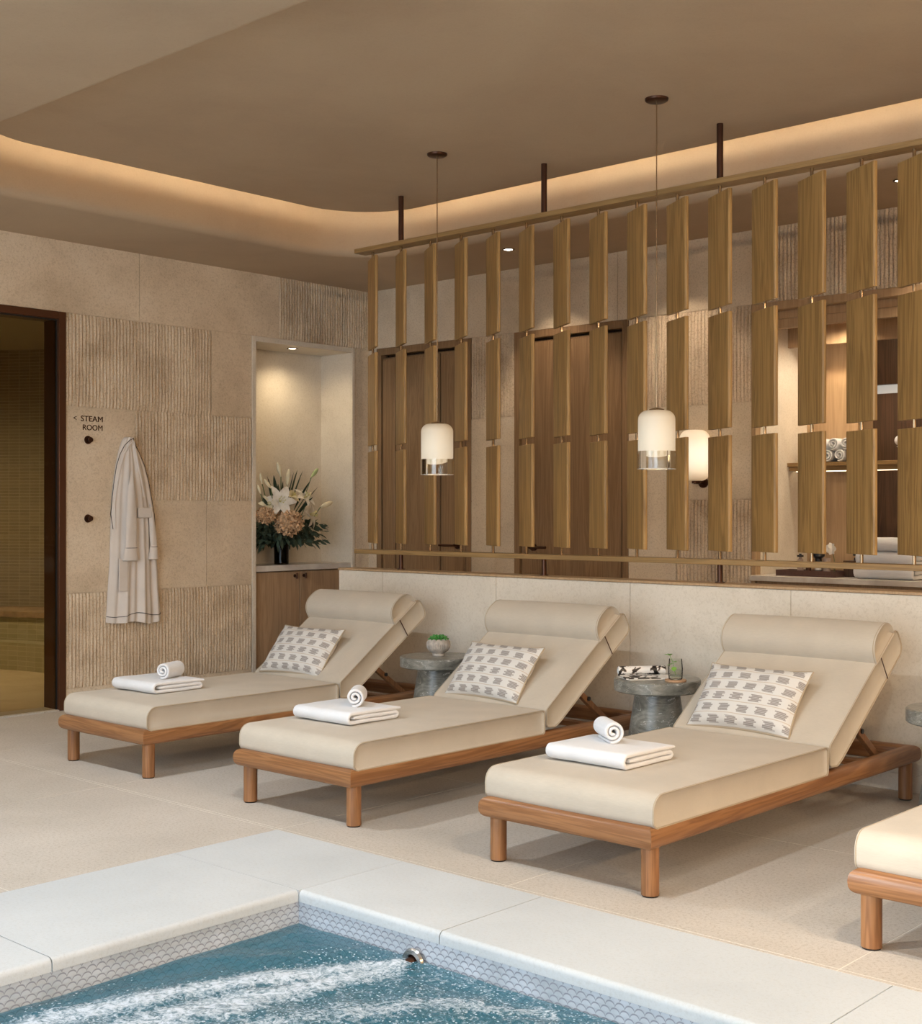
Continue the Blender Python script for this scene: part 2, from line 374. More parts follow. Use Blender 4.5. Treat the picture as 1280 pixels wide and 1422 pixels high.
# wall facing made of big stone slabs; pt(a, z, d) -> world point, d = distance out of the wall
def slabs(mb, pt, cells, flip=False):
    G = 0.0018
    for a0, a1, z0, z1, kind in cells:
        a0 += G; a1 -= G; z0 += G; z1 -= G
        if kind == 'plain':
            d = 0.006; P0 = [pt(a0, z0, d), pt(a1, z0, d), pt(a1, z1, d), pt(a0, z1, d)]; Q0 = [pt(a0, z0, 0), pt(a1, z0, 0), pt(a1, z1, 0), pt(a0, z1, 0)]
            k = mb.add(P0 + Q0); fs = [(0, 1, 2, 3)] + [(i, i + 4, (i + 1) % 4 + 4, (i + 1) % 4) for i in range(4)]
            for f in fs: f = [k + i for i in f]; mb.face(f[::-1] if flip else f, 0)
        else:
            pitch = 0.0262; nr = max(1, int(round((a1 - a0) / pitch))); nz = max(2, int((z1 - z0) / 0.035)); cols = []
            for r_ in range(nr):
                for q, h in ((0.0, 0.0), (0.16, 0.0065), (0.5, 0.0095), (0.84, 0.0065)): cols.append((r_ + q, h, r_))
            cols.append((nr, 0.0, nr)); rows = []
            for j in range(nz + 1):
                z = z0 + (z1 - z0) * j / nz; rr = []
                for cpos, h, r_ in cols:
                    hh = h * (0.75 + 0.7 * random.random()) if h else 0.0
                    if j in (0, nz): hh *= 0.4
                    rr.append(pt(a0 + (a1 - a0) * cpos / nr, z, 0.0015 + hh))
                rows.append(mb.add(rr))
            n = len(cols)
            for a, b in zip(rows, rows[1:]):
                for i in range(n - 1):
                    f = (a + i, a + i + 1, b + i + 1, b + i); mb.face(f[::-1] if flip else f, 1)
Z = [0, 0.135, 0.76, 1.375, 1.99, 2.60, 3.075]
ZC = 3.066      # lower ceiling
ZP = 3.324      # raised ceiling panel
YB = 7.36       # back wall
XR = 13.0       # right wall
NX0, NX1 = 3.52, 6.2   # towel niche in the back wall

# ------------------------------------------------------------------ structure
# left wall (x = 0): doorway of the steam room y 3.55..4.62, flower niche y 6.164..7.195
DY0, DY1 = 3.55, 4.623
NY0, NY1 = 6.198, 7.168
mb = MB()
mb.box(-0.17, -0.0, YF, DY0, 0, 3.6); mb.box(-0.17, 0, DY1, NY0 - .034, 0, 3.6); mb.box(-0.17, 0, NY1 + .027, YB, 0, 3.6)
mb.box(-0.17, 0, DY0, DY1, 2.60, 3.6); mb.box(-0.17, 0, NY0 - .034, NY1 + .027, 2.60, 3.6)
cells = []
ys = [YF, -1.4, -0.2, 1.0, 2.2, DY0]
for a, b in zip(ys, ys[1:]):
    for k in range(6): cells.append((a, b, Z[k], Z[k + 1], 'plain'))
cells += [(DY0, 5.19, 2.60, Z[6], 'plain'), (5.19, 6.423, 2.60, Z[6], 'plain'), (6.423, YB, 2.60, Z[6], 'rib')]
cells += [(DY1, 5.795, 1.99, 2.60, 'rib'), (5.795, NY0 - .034, 1.99, 2.60, 'plain'), (NY1 + .027, YB, 1.99, 2.60, 'plain')]
cells += [(DY1, 5.157, 1.375, 1.99, 'plain'), (5.157, NY0 - .034, 1.375, 1.99, 'rib'), (NY1 + .027, YB, 1.375, 1.99, 'plain')]
cells += [(DY1, 5.753, 0.76, 1.375, 'plain'), (5.753, NY0 - .034, .76, 1.375, 'plain'), (NY1 + .027, YB, .76, 1.375, 'plain')]
cells += [(DY1, NY0 - .034, .135, .76, 'rib'), (NY1 + .027, YB, .135, .76, 'plain'), (DY1, NY0 - .034, 0, .135, 'plain'), (NY1 + .027, YB, 0, .135, 'plain')]
k0 = len(mb.f); slabs(mb, lambda a, z, d: (d, a, z), cells)
# niche lining
nd = -0.36
ND0 = len(mb.f)
mb.box(nd - .05, nd, NY0 - .1, NY1 + .1, 0, 2.7, 2); mb.box(nd, 0, NY0 - .034, NY0, 0, 2.6, 2); mb.box(nd, 0, NY1, NY1 + .027, 0, 2.6, 2); mb.box(nd, 0, NY0, NY1, 2.562, 2.6, 2)
mb.build('wall_left', ['limestone', 'rough_limestone', 'pale_limestone'], smooth=30, kind='structure')
mb = MB()   # trim round the flower niche
for q in ((NY0 - .034, NY0, 0, 2.6), (NY1, NY1 + .027, 0, 2.6), (NY0, NY1, 2.562, 2.6)): mb.box(0.0, 0.014, *q)
mb.build('trim_1', 'pale_limestone', bevel=0.002, kind='structure')

# back wall (y = YB)
D1 = (0.102, 1.119); D2 = (1.543, 2.549)
mb = MB()
for a, b, z0, z1 in ((-0.17, D1[0], 0, 3.6), (D1[1], D2[0], 0, 3.6), (D2[1], NX0 - .03, 0, 3.6), (NX1 + .001, XR, 0, 3.6), (D1[0], D1[1], 2.6, 3.6), (D2[0], D2[1], 2.6, 3.6), (NX0, NX1, 2.565, 3.6)):
    mb.box(a, b, YB, YB + .12, z0, z1)
cells = [(0, D1[0], 0, 2.6, 'plain')]
for a, b, kd in ((0, 1.33, 'plain'), (1.33, 2.46, 'plain'), (2.46, 3.6, 'plain'), (3.6, 6.3, 'rib'), (6.3, XR, 'plain')): cells.append((a, b, 2.60, Z[6], kd))
pat = {1: 'plain', 2: 'plain', 3: 'plain', 4: 'rib', 0: 'plain'}
for k in range(5):
    cells.append((D1[1], D2[0], Z[k], Z[k + 1], pat[k]))
    if k == 2: cells += [(D2[1], 2.93, Z[2], Z[3], 'plain'), (2.93, NX0 - .03, Z[2], Z[3], 'rib')]
    else: cells.append((D2[1], NX0 - .03, Z[k], Z[k + 1], 'rib' if k == 4 else 'plain'))
    for a, b in ((NX1, 8), (8, 9.2), (9.2, 10.4), (10.4, 11.6), (11.6, XR)): cells.append((a, b, Z[k], Z[k + 1], 'plain'))
slabs(mb, lambda a, z, d: (a, YB - d, z), cells)
# towel niche: side, floor, ceiling, back
ny = YB + 0.66
mb.box(D1[0] - .02, D1[1] + .02, YB + .121, YB + .14, 0, 2.65, 4); mb.box(D2[0] - .02, D2[1] + .02, YB + .121, YB + .14, 0, 2.65, 4)
mb.box(NX0 - .06, NX0, YB + .0505, ny + .3, 0, 2.9, 2); mb.box(NX0, NX1, YB + .061, ny + .3, 2.50, 2.56, 3); mb.box(NX1, NX1 + .06, YB + .121, ny + .3, 0, 2.9, 2); mb.box(NX0 - .06, NX1 + .06, ny + .3, ny + .32, 0, 2.9, 4)
mb.box(NX0, NX0 + .36, ny, ny + .05, 0, 2.50, 3); mb.box(NX0 + .31, NX0 + .359, ny + .05, ny + .219, 0, 2.5, 3)
mb.box(NX0 + .36, NX1, ny + .22, ny + .27, 0, 2.07, 4); mb.box(NX0 + .36, NX1, ny + .22, ny + .27, 2.13, 2.50, 4)
mb.build('wall_back', ['limestone', 'rough_limestone', 'pale_limestone', 'tan_panel', 'walnut'], smooth=30, kind='structure')
mb = MB(); 
for k in range(10): mb.box(NX0 + .37 + k * .24, NX0 + .58 + k * .24, ny + .255, ny + .265, 2.071, 2.129)
mb.build('window_5', 'slot_light', kind='structure')
mb = MB(); mb.box(NX0 - .03, NX0, YB - .012, YB + .05, 0, 2.60); mb.box(NX0, NX1, YB - .012, YB + .06, 2.55, 2.60); mb.box(NX0, NX1, YB + .061, YB + .1, 2.44, 2.499)
mb.box(NX0, NX1, YB + .40, YB + .43, 2.36, 2.50)
mb.build('trim_2', 'tan_panel', bevel=0.002, kind='structure')

# low wall behind the loungers
HX0 = 1.25
mb = MB(); mb.box(HX0, XR, 5.906, 6.05, 0, 0.912)
xs = [HX0] + [1.664 + .961 * k for k in range(12) if HX0 < 1.664 + .961 * k < XR] + [XR]
cells = []
for a, b in zip(xs, xs[1:]): cells += [(a, b, .085, .912, 'plain'), (a, b, 0, .083, 'plain')]
slabs(mb, lambda a, z, d: (a, 5.906 - d, z), cells)
mb.build('wall_middle', ['pale_limestone', 'rough_limestone'], smooth=30, kind='structure')
mb = MB(); mb.box(HX0 - .004, XR, 5.894, 6.056, .912, .927); mb.build('trim_3', 'tan_panel', bevel=0.003, kind='structure')

# unseen front wall, its windows placed to shape the daylight; right wall
mb = MB(); xe = [-.17] + [q for ab in WINX for q in ab] + [XR + .2]
for k in range(0, len(xe), 2): mb.box(xe[k], xe[k + 1], YF - .25, YF, 0, 3.6)
for (a, b), (za, zb) in zip(WINX, WINZ):
    mb.box(a, b, YF - .25, YF, zb, 3.6)
    if za > 0: mb.box(a, b, YF - .25, YF, 0, za)
mb.build('wall_front', 'limestone', kind='structure')
mb = MB(); mb.box(XR, XR + .2, YF, ny + .3, 0, 3.6); mb.build('wall_right', 'limestone', kind='structure')
for n, (a, b) in enumerate(WINX):
    f = MB(); zo, zt = WINZ[n]
    for q in ((a, a + .05, zo, zt), (b - .05, b, zo, zt), (a + .05, b - .05, zo, zo + .05), (a + .05, b - .05, zt - .05, zt), ((a + b) / 2 - .025, (a + b) / 2 + .025, zo + .05, zt - .05)): f.box(q[0], q[1], YF - .16, YF - .1, q[2], q[3])
    wo = f.build('window_%d' % (n + 1), 'door_bronze', kind='structure')
    g = MB(); g.box(a + .05, b - .05, YF - .135, YF - .127, zo + .05, zt - .05); g.build('pane', 'window_glass', wo)

# floor tiles round the pool
CX0, CX1, CY1 = 3.547, 11.72, 3.47      # coping outside
PX0, PX1, PY0, PY1 = 4.27, 11.0, -1.9, 2.967   # pool inside
mb = MB()
xb = sorted([-.17, CX0, CX1, XR] + [3.53 + 1.236 * k for k in range(-2, 8)]); xb = [x for x in xb if abs(x - 3.53) > .001]
yb = sorted([YF, CY1, YB] + [3.49 + 1.2 * k for k in range(-5, 4) if 3.49 + 1.2 * k < YB - .05])
G = .0022
for a, b in zip(xb, xb[1:]):
    for c_, d_ in zip(yb, yb[1:]):
        if a >= CX0 - .001 and b <= CX1 + .001 and d_ <= CY1 + .001: continue
        mb.box(a + G, b - G, c_ + G, d_ - G, -.02, 0, 0)
mb.box(-.17, CX0, YF, YB, -.06, -.0006, 1); mb.box(CX1, XR, YF, YB, -.06, -.0006, 1); mb.box(CX0, CX1, CY1, YB, -.06, -.0006, 1)
mb.box(-.17, XR, YB, ny + .3, -.06, 0, 0)
mb.build('floor', ['floor_stone', 'grout'], smooth=0, kind='structure')
# coping slabs with a rounded inner edge
def coping_strip(mb, p_out, p_in, t0, t1, axis):
    # profile across the strip: outer -> inner, then nosing down
    sgn = 1 if p_in > p_out else -1; rr = .018
    prof = [(p_out, -.02), (p_out, 0), (p_in - sgn * rr, 0)] + [(p_in - sgn * rr + sgn * rr * math.sin(a), -rr + rr * math.cos(a)) for a in [PI / 2 * k / 5 for k in range(1, 6)]] + [(p_in, -.04), (p_in - sgn * .03, -.045)]
    g = .002
    R0 = []
    for t_ in (t0, t1): R0.append([((q, t_, z) if axis == 'y' else (t_, q, z)) for q, z in prof])
    k0 = mb.add(R0[0]); k1 = mb.add(R0[1]); n = len(prof)
    for i in range(n): j = (i + 1) % n; mb.face((k0 + i, k0 + j, k1 + j, k1 + i))
    mb.face([k0 + i for i in range(n)]); mb.face([k1 + i for i in range(n)][::-1])
mb = MB(); g = .002
for a, b in ((-.4, .82), (.82, 2.03), (2.03, PY1)):
    coping_strip(mb, CX0, PX0, a + g, b - g, 'y'); coping_strip(mb, CX1, PX1, a + g, b - g, 'y')
xs = [PX0, 4.934] + [4.934 + 1.236 * k for k in range(1, 5)] + [PX1]
for a, b in zip(xs, xs[1:]): coping_strip(mb, CY1, PY1, a + g, b - g, 'x'); coping_strip(mb, YF, PY0, a + g, b - g, 'x')
for (a, b) in ((CX0, PX0), (PX1, CX1)): mb.box(a, b, PY1, CY1, -.04, 0); mb.box(a, b, YF, -.4, -.04, 0)
mb.build('trim_4', 'coping_stone', smooth=25, kind='structure')
# pool shell
mb = MB(); WZ = -.115; PB = -1.0
def wallq(p, q):
    L = math.hypot(q[0] - p[0], q[1] - p[1]); mb.quad((p[0], p[1], PB), (q[0], q[1], PB), (q[0], q[1], -.04), (p[0], p[1], -.04), 0, [(0, PB), (L, PB), (L, -.04), (0, -.04)])
i_ = .006
A = (PX0 - i_, PY1 + i_); B = (PX1 + i_, PY1 + i_); C = (PX1 + i_, PY0 - i_); D = (PX0 - i_, PY0 - i_)
wallq(A, D); wallq(B, A); wallq(C, B); wallq(D, C)
mb.quad((D[0], D[1], PB), (C[0], C[1], PB), (B[0], B[1], PB), (A[0], A[1], PB), 1)
mb.build('pool_basin', ['fish_scale', 'pool_floor'], smooth=0, kind='structure')

# ceiling: lower ring, rounded lip, cove, raised panel
def rrect(x0, x1, y0, y1, r, n=10):
    out = []
    for cx, cy, a0 in ((x1 - r, y1 - r, 0), (x0 + r, y1 - r, 90), (x0 + r, y0 + r, 180), (x1 - r, y0 + r, 270)):
        for k in range(n + 1): a = R(a0 + 90 * k / n); out.append((cx + r * math.cos(a), cy + r * math.sin(a)))
    return out
OX0, OX1, OY0, OY1 = 0.90, 11.6, 3.045, 6.46
mb = MB()
def ringz(off, z, r): return [(x, y, z) for x, y in rrect(OX0 + off, OX1 - off, OY0 + off, OY1 - off, r)]
outer = []
bx0, bx1, by0, by1 = -.17, XR, YF, YB
cx, cy = (OX0 + OX1) / 2, (OY0 + OY1) / 2
for x, y in rrect(OX0, OX1, OY0, OY1, .55):     # project opening outline to the rectangle of the walls
    tx = (bx1 - cx) / (x - cx) if x > cx else (bx0 - cx) / (x - cx); ty = (by1 - cy) / (y - cy) if y > cy else (by0 - cy) / (y - cy); t_ = min(tx, ty)
    outer.append((cx + (x - cx) * t_, cy + (y - cy) * t_, ZC))
n_ = len(outer)
# snap nearest to corners so the ring reaches them
for c_ in ((bx0, by0), (bx0, by1), (bx1, by0), (bx1, by1)):
    k = min(range(n_), key=lambda i: (outer[i][0] - c_[0]) ** 2 + (outer[i][1] - c_[1]) ** 2); outer[k] = (c_[0], c_[1], ZC)
lip = .05; rings = [outer, ringz(0, ZC, .55)]
for k in range(1, 7): a = PI / 2 * k / 6; rings.append(ringz(lip * math.sin(a) * .0 + lip * (1 - math.cos(a)) * 0, ZC, .55)) if False else None
rings = [outer] + [ringz(-lip + lip * math.sin(PI / 2 * k / 6), ZC + lip * (1 - math.cos(PI / 2 * k / 6)), .55 + lip - lip * math.sin(PI / 2 * k / 6)) for k in range(7)]
# then flare outwards as it climbs, like a shallow cove
rings += [ringz(-.004, ZC + .12, .55), ringz(-.012, ZC + .22, .56), ringz(-.03, ZC + .32, .57), ringz(-.05, ZC + .40, .6)]
rings.append([(cx + (x - cx) * .02, cy + (y - cy) * .02, ZC + .43) for x, y, z in rings[-1]])
mb.rings(rings, True, False); mb.face([len(mb.v) - n_ + i for i in range(n_)])
mb.build('ceiling', 'plaster', smooth=50, kind='structure')
mb = MB(); gp = .15
P0, P1 = (OX0 + gp + .03, OY0 + .22), (OX1 - gp, 6.295)
mb.rings([[(x, y, z) for x, y in rrect(P0[0], P1[0], P0[1], P1[1], .52, 14)] for z in (ZP, ZP + .035)], True, True)
mb.build('ceiling_panel', 'plaster', smooth=30, kind='structure')
mb = MB(); path = [(x, y, ZP + .048) for x, y in rrect(P0[0] + .035, P1[0] - .035, P0[1] + .035, P1[1] - .035, .49, 12)]
mb.tube(path + [path[0]], .009, 6)
mb.build('light_strip', 'led', label='warm glowing light strip hidden on top of the raised ceiling panel, lighting the cove', cat='light strip')

def downlight(name, x, y, z, label, r=.032, energy=0, angle=95, blend=.6, tilt=(0, 0, -1), col=WARM, group=None):
    e = empty(name, (x, y, z), label=label, cat='ceiling light', group=group)
    f = MB(); f.rings([[(rr * math.cos(a), rr * math.sin(a), zz) for a in [2 * PI * k / 24 for k in range(24)]] for rr, zz in ((r + .01, 0.0), (r + .01, -.004), (r, -.005), (r - .004, -.001))], True, False); f.build('trim_ring', 'bronze', e)
    f = MB(); f.lathe([(.001, -.0025), (r - .003, -.0025), (r - .003, -.0015)], seg=24); f.build('lens', 'downlight_glow', e)
    if energy: lamp('lamp', 'SPOT', (x, y, z - .012), energy, col, tilt, spot_size=R(angle), spot_blend=blend, shadow_soft_size=.02)
    return e
# ------------------------------------------------------------------ doors
def back_door(name, x0, x1, ztop, hx, hz, hdir, grooves):
    d = empty(name, (x0, YB, 0), kind='structure')
    f = MB(); f.box(x0, x0 + .05, YB - .012, YB + .06, 0, ztop); f.box(x1 - .05, x1, YB - .012, YB + .06, 0, ztop); f.box(x0 + .05, x1 - .05, YB - .012, YB + .06, ztop - .055, ztop)
    f.build('door_frame', 'door_oak', d, True, bevel=.003)
    f = MB(); L0, L1 = x0 + .055, x1 - .055; zs = ztop - .075; cuts = [L0] + grooves + [L1]
    f.box(L0, L1, YB + .015, YB + .045, .01, zs)
    for a, b in zip(cuts, cuts[1:]): f.box(a + .007, b - .007, YB + .0, YB + .015, .02, zs - .012)
    if len(grooves) > 1:
        for a, b in zip(cuts, cuts[1:]): f.box(a + .024, b - .024, YB - .004, YB, .04, zs - .03)
    f.build('door_leaf', 'door_oak', d, True, bevel=.003)
    h = MB(); h.cyl((hx, YB, hz), (hx, YB - .016, hz), .027, 24); h.cyl((hx, YB - .016, hz), (hx, YB - .055, hz), .011, 12); h.tube([(hx - hdir * .008, YB - .055, hz), (hx + hdir * .15, YB - .055, hz)], .0095, 12)
    h.build('door_handle', 'bronze', d, True, label='dark bronze lever handle')
    return d
back_door('door_1', D1[0], D1[1], 2.6, .982, 1.042, -1, [.307, .795])
back_door('door_2', D2[0], D2[1], 2.6, 1.72, 1.042, 1, [])

# steam room: bronze framed glass door, curved mosaic wall, bench and step
d = empty('door_3', (0, DY0, 0), kind='structure')
f = MB()
for q in ((DY1 - .052, DY1, 0, 2.6), (DY0, DY0 + .052, 0, 2.6), (DY0 + .052, DY1 - .052, 2.55, 2.6)): f.box(-.17, .018, *q)
f.build('door_frame', 'door_bronze', d, True, bevel=.003)
f = MB(); f.box(-.020, -.004, DY1 - .060, DY1 - .052, 0.008, 2.55); f.box(-.020, -.004, DY0 + .052, DY0 + .060, .008, 2.55); f.box(-.02, -.004, DY0 + .06, DY1 - .06, 2.542, 2.55); f.build('gasket', 'black', d, True)
f = MB(); f.box(-.016, -.008, DY0 + .06, DY1 - .06, .012, 2.542); f.build('glass_pane', 'tinted_glass', d, True)
mb = MB(); mb.box(-.17, .02, DY0 + .052, DY1 - .052, -.01, .008); mb.build('trim_5', 'floor_stone', kind='structure')
SC = (-1.75, 3.95)
def arc_wall(r, z0, z1, mat_, name, a0, a1, n=48, **kw):
    mb = MB(); 
    for k in range(n):
        t0 = a0 + (a1 - a0) * k / n; t1 = a0 + (a1 - a0) * (k + 1) / n
        p = [(SC[0] + r * math.cos(t), SC[1] + r * math.sin(t)) for t in (t0, t1)]
        mb.quad((*p[1], z0), (*p[0], z0), (*p[0], z1), (*p[1], z1), 0, [(r * t1, z0), (r * t0, z0), (r * t0, z1), (r * t1, z1)])
    return mb.build(name, mat_, **kw)
def arc_solid(ra, rb, z0, z1, mats, name, a0, a1, n=48, parent=None, world=False, **kw):
    mb = MB()
    for k in range(n):
        t0 = a0 + (a1 - a0) * k / n; t1 = a0 + (a1 - a0) * (k + 1) / n
        P_ = lambda r, t, z: (SC[0] + r * math.cos(t), SC[1] + r * math.sin(t), z)
        mb.quad(P_(ra, t1, z0), P_(ra, t0, z0), P_(ra, t0, z1), P_(ra, t1, z1), 0, [(ra * t1, z0), (ra * t0, z0), (ra * t0, z1), (ra * t1, z1)])
        mb.quad(P_(ra, t0, z1), P_(rb, t0, z1), P_(rb, t1, z1), P_(ra, t1, z1), 0, [(ra * t0, 0), (ra * t0, rb - ra), (ra * t1, rb - ra), (ra * t1, 0)])
        mb.quad(P_(ra, t0, z0), P_(ra, t1, z0), P_(rb, t1, z0), P_(rb, t0, z0), 0)
    return mb.build(name, mats, parent, world, **kw)
a0, a1 = R(62), R(298)
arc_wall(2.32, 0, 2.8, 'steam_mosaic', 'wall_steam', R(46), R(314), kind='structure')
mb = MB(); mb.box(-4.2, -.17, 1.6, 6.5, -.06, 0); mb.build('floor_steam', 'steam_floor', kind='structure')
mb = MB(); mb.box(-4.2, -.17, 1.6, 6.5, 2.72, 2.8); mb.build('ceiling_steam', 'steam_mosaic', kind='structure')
bn = empty('steam_bench', (SC[0], SC[1] + 1.9, 0), label='curved tiled bench with a stone seat inside the dim steam room behind the glass door', cat='bench')
arc_solid(1.80, 2.31, 0, .42, 'steam_tile', 'bench_base', a0, a1, parent=bn, world=True)
arc_solid(1.775, 2.31, .42, .465, 'bench_stone', 'seat_slab', a0, a1, parent=bn, world=True, label='brown veined stone seat')
arc_solid(1.62, 1.80, 0, .225, 'steam_tile', 'foot_step', a0, a1, parent=bn, world=True)

downlight('downlight', -2.3, 4.3, 2.72, 'added downlight, out of view, brightening the steam room', energy=0)
lamp('steam_fill_lamp', 'SPOT', (-2.3, 4.3, 2.70), 130, (1.0, .87, .62), spot_size=R(160), spot_blend=1, shadow_soft_size=.08)  # added source that lifts the dim steam room interior
# letters on the wall
def text_mesh(s, size):
    cu = bpy.data.curves.new('t', 'FONT'); cu.body = s; cu.size = size; cu.extrude = .0012; cu.align_x = 'LEFT'
    to = bpy.data.objects.new('t', cu); COL.objects.link(to); bpy.context.view_layer.update()
    me = bpy.data.meshes.new_from_object(to.evaluated_get(bpy.context.evaluated_depsgraph_get())); bpy.data.objects.remove(to); return me
sg = empty('wall_sign', (0.0075, 4.68, 1.86), label='dark raised letters reading STEAM ROOM with an arrow, beside the glass door', cat='sign')
rot = Matrix(((0, 0, 1), (1, 0, 0), (0, 1, 0))).to_4x4()
for nm, s, y, z in (('arrow', '<', 4.683, 1.896), ('lettering', 'STEAM', 4.737, 1.896), ('lettering', 'ROOM', 4.752, 1.838)):
    me = text_mesh(s, .053); me.transform(rot); me.materials.append(M['bronze'])
    xs_ = [v.co.y for v in me.vertices]; wd = {'STEAM': .165, 'ROOM': .148, '<': .022}[s]; sc_ = wd / (max(xs_) - min(xs_)); mn = min(xs_)
    for v in me.vertices: v.co.y = (v.co.y - mn) * sc_
    o = bpy.data.objects.new(nm, me); COL.objects.link(o); o.parent = sg; o.location = (0, y - 4.68, z - 1.86)

# robe pegs
def peg(loc, label):
    e = empty('robe_hook', loc, label=label, cat='hook', group='round bronze pegs beside the steam room door')
    f = MB(); f.lathe([(0.001, .0), (.026, .0), (.028, .004), (.026, .009), (.001, .010)], seg=28); f.xform(Matrix.Rotation(PI / 2, 4, 'Y')); f.build('back_plate', 'bronze', e)
    f = MB(); f.lathe([(0.009, 0.008), (.009, .028), (.017, .030), (.018, .038), (.015, .043), (.001, .044)], seg=24); f.xform(Matrix.Rotation(PI / 2, 4, 'Y')); f.build('peg', 'bronze', e)
    return e
peg((.006, 4.789, 1.773), 'round bronze wall peg directly under the STEAM ROOM lettering')
peg((.006, 4.789, 1.252), 'round bronze wall peg lower down, well below the STEAM ROOM lettering')

# ------------------------------------------------------------------ robe
rb_rows = [(607, 178, 188), (611, 174.5, 190), (623, 170.4, 195), (646, 165.3, 205), (669, 162, 211), (691, 159.7, 214.8), (714, 158.6, 218.7), (736, 158.2, 220.4), (760, 157.5, 221), (780, 157, 222.5), (818, 154.5, 224.7), (856, 152.2, 227.6), (865, 151.5, 228)]
F_ = 1832.; sY, cY = math.sin(YAW), math.cos(YAW)
def on_x(u, v, x):    # where a sight line through the photograph meets the plane x = const (used for measuring only)
    t = (u - 640) / F_; dd = (x - 7.736) / (-sY + t * cY); return dd * (cY + t * sY), 1.3 - (v - 710) / F_ * dd
robe = empty('bathrobe', (.03, 5.145, 1.79), label='white bathrobe with thin black piping hanging from a wall peg by the steam room door', cat='bathrobe')
rows = []
for v, a, b in rb_rows:
    ya, z = on_x(a, v, .06); yb_, _ = on_x(b, v, .06); rows.append((z, ya, yb_))
def robe_at(z):
    for (z0, a0, b0), (z1, a1, b1) in zip(rows, rows[1:]):
        if z1 <= z <= z0: t = (z0 - z) / (z0 - z1); return a0 + (a1 - a0) * t, b0 + (b1 - b0) * t
    return rows[-1][1:] if z < rows[-1][0] else rows[0][1:]
def robe_x(s, z):   # drape depth of the cloth at s (0..1 across) and height z
    t = min(1, max(0, (1.80 - z) / 1.28)); edge = math.sin(PI * min(1, max(0, s))) ** .6
    folds = .011 * math.sin(2 * PI * (3.1 * s + .1) + 2 * t) + .008 * math.sin(2 * PI * 6.3 * s + 1.3 + t * 3) + .004 * noise.noise(Vector((s * 6, z * 3, 2)))
    return .018 + edge * (.042 + .03 * t) + folds * (.35 + .9 * t) * min(1, edge * 1.6)
mb = MB(); rings = []; n = 56; zt, zb = rows[0][0], rows[-1][0]; NZ = 70
for j in range(NZ + 1):
    z = zt + (zb - zt) * j / NZ; a, b = robe_at(z); ring = []
    for i in range(n + 1): 
        s = i / n; zz = z - (.035 * math.sin(PI * s) * (0.5 + .5 * math.sin(7 * s + 2)) * (j / NZ) ** 6)
        ring.append((robe_x(s, z), a + (b - a) * s, zz))
    for i in range(n, -1, -1):
        s = i / n; ring.append((.011 + .004 * math.sin(PI * s), a + (b - a) * (s * .98 + .01), z))
    rings.append(ring)
mb.rings(rings, True, True); mb.build('robe_body', 'robe_cloth', robe, True, smooth=60)
def strip_on(points, r, off, name, mat_, seg=6):
    pts = []
    for v, u in points:
        y, z = on_x(u, v, .07); a, b = robe_at(min(z, zt)); s = (y - a) / max(1e-4, b - a); pts.append((robe_x(min(1, max(0, s)), z) + off, y, z))
    m_ = MB(); m_.tube(pts, r, seg); return m_.build(name, mat_, robe, True)
strip_on([(735, 161), (714, 159.3), (691, 161), (669, 163.4), (646, 166.8), (630, 171), (618, 176), (611, 181), (608.5, 186), (612, 189.5), (620, 192.5), (628, 197), (646, 204.6), (669, 210.4), (691, 214), (714, 218), (738, 220)], .0022, .003, 'piping', 'piping_black')
strip_on([(735, 163.5), (700, 163), (669, 167), (646, 171), (630, 175), (618, 180), (613, 186), (622, 188.5), (640, 191), (660, 195), (690, 201)], .007, .002, 'collar', 'robe_cloth', 8)
hem = []
for s in [k / 24 for k in range(25)]:
    z = zb + .045 - .012 * math.sin(2 * PI * s * 1.4 + .5); a, b = robe_at(z); hem.append((robe_x(s, z) + .003, a + (b - a) * s, z))
m_ = MB(); m_.tube(hem, .0022, 6); m_.build('piping', 'piping_black', robe, True)
def sleeve(c0, c1, w0, w1, zc, off):
    m_ = MB(); rr = []
    for j in range(15):
        t = j / 14; z = c0[1] + (c1[1] - c0[1]) * t; y = c0[0] + (c1[0] - c0[0]) * t; w_ = w0 + (w1 - w0) * min(1, t * 1.4); w_ = max(.004, w_ * min(1, .25 + t * 2.5))
        rr.append([(off + .016 * math.cos(q) * min(1, .3 + t * 2) + .002 * math.sin(3 * q + 5 * t), y + w_ * math.sin(q), z) for q in [2 * PI * k / 20 for k in range(20)]])
    m_.rings(rr); o = m_.build('sleeve', 'robe_cloth', robe, True, smooth=60)
    m_ = MB(); y, z = c1; cr = []
    for dz, k_, th in ((0.006, 1.06, .019), (-.005, 1.15, .022), (-.055, 1.35, .026), (-.085, 1.45, .028), (-.088, 1.3, .02)): cr.append([(off + th * math.cos(q), y + w1 * k_ * math.sin(q) - .008 * (k_ - 1), z + dz) for q in [2 * PI * k / 20 for k in range(20)]])
    m_.rings(cr); m_.build('cuff', 'robe_cloth', o, False, smooth=60); bpy.data.objects[o.name]
    cu = [x for x in bpy.data.objects if x.parent == o][0]; cu.data.transform(Matrix.Translation(-Vector(robe.location)))
    m_ = MB(); m_.tube([(off + .021 * math.cos(q), y + w1 * 1.1 * math.sin(q), z - .002) for q in [PI * (-.5 + k / 12) for k in range(13)]], .002, 6); pp = m_.build('piping', 'piping_black', o); pp.data.transform(Matrix.Translation(-Vector(robe.location)))
s0 = on_x(181, 655, .09); s1 = on_x(181, 760.5, .10); sleeve(s0, s1, .03, .042, 0, .108)
s0 = on_x(210, 700, .09); s1 = on_x(214.5, 759, .09); sleeve(s0, s1, .016, .024, 0, .082)
y0, z0 = on_x(197, 706, .09); y1, z1 = on_x(209, 719, .09)
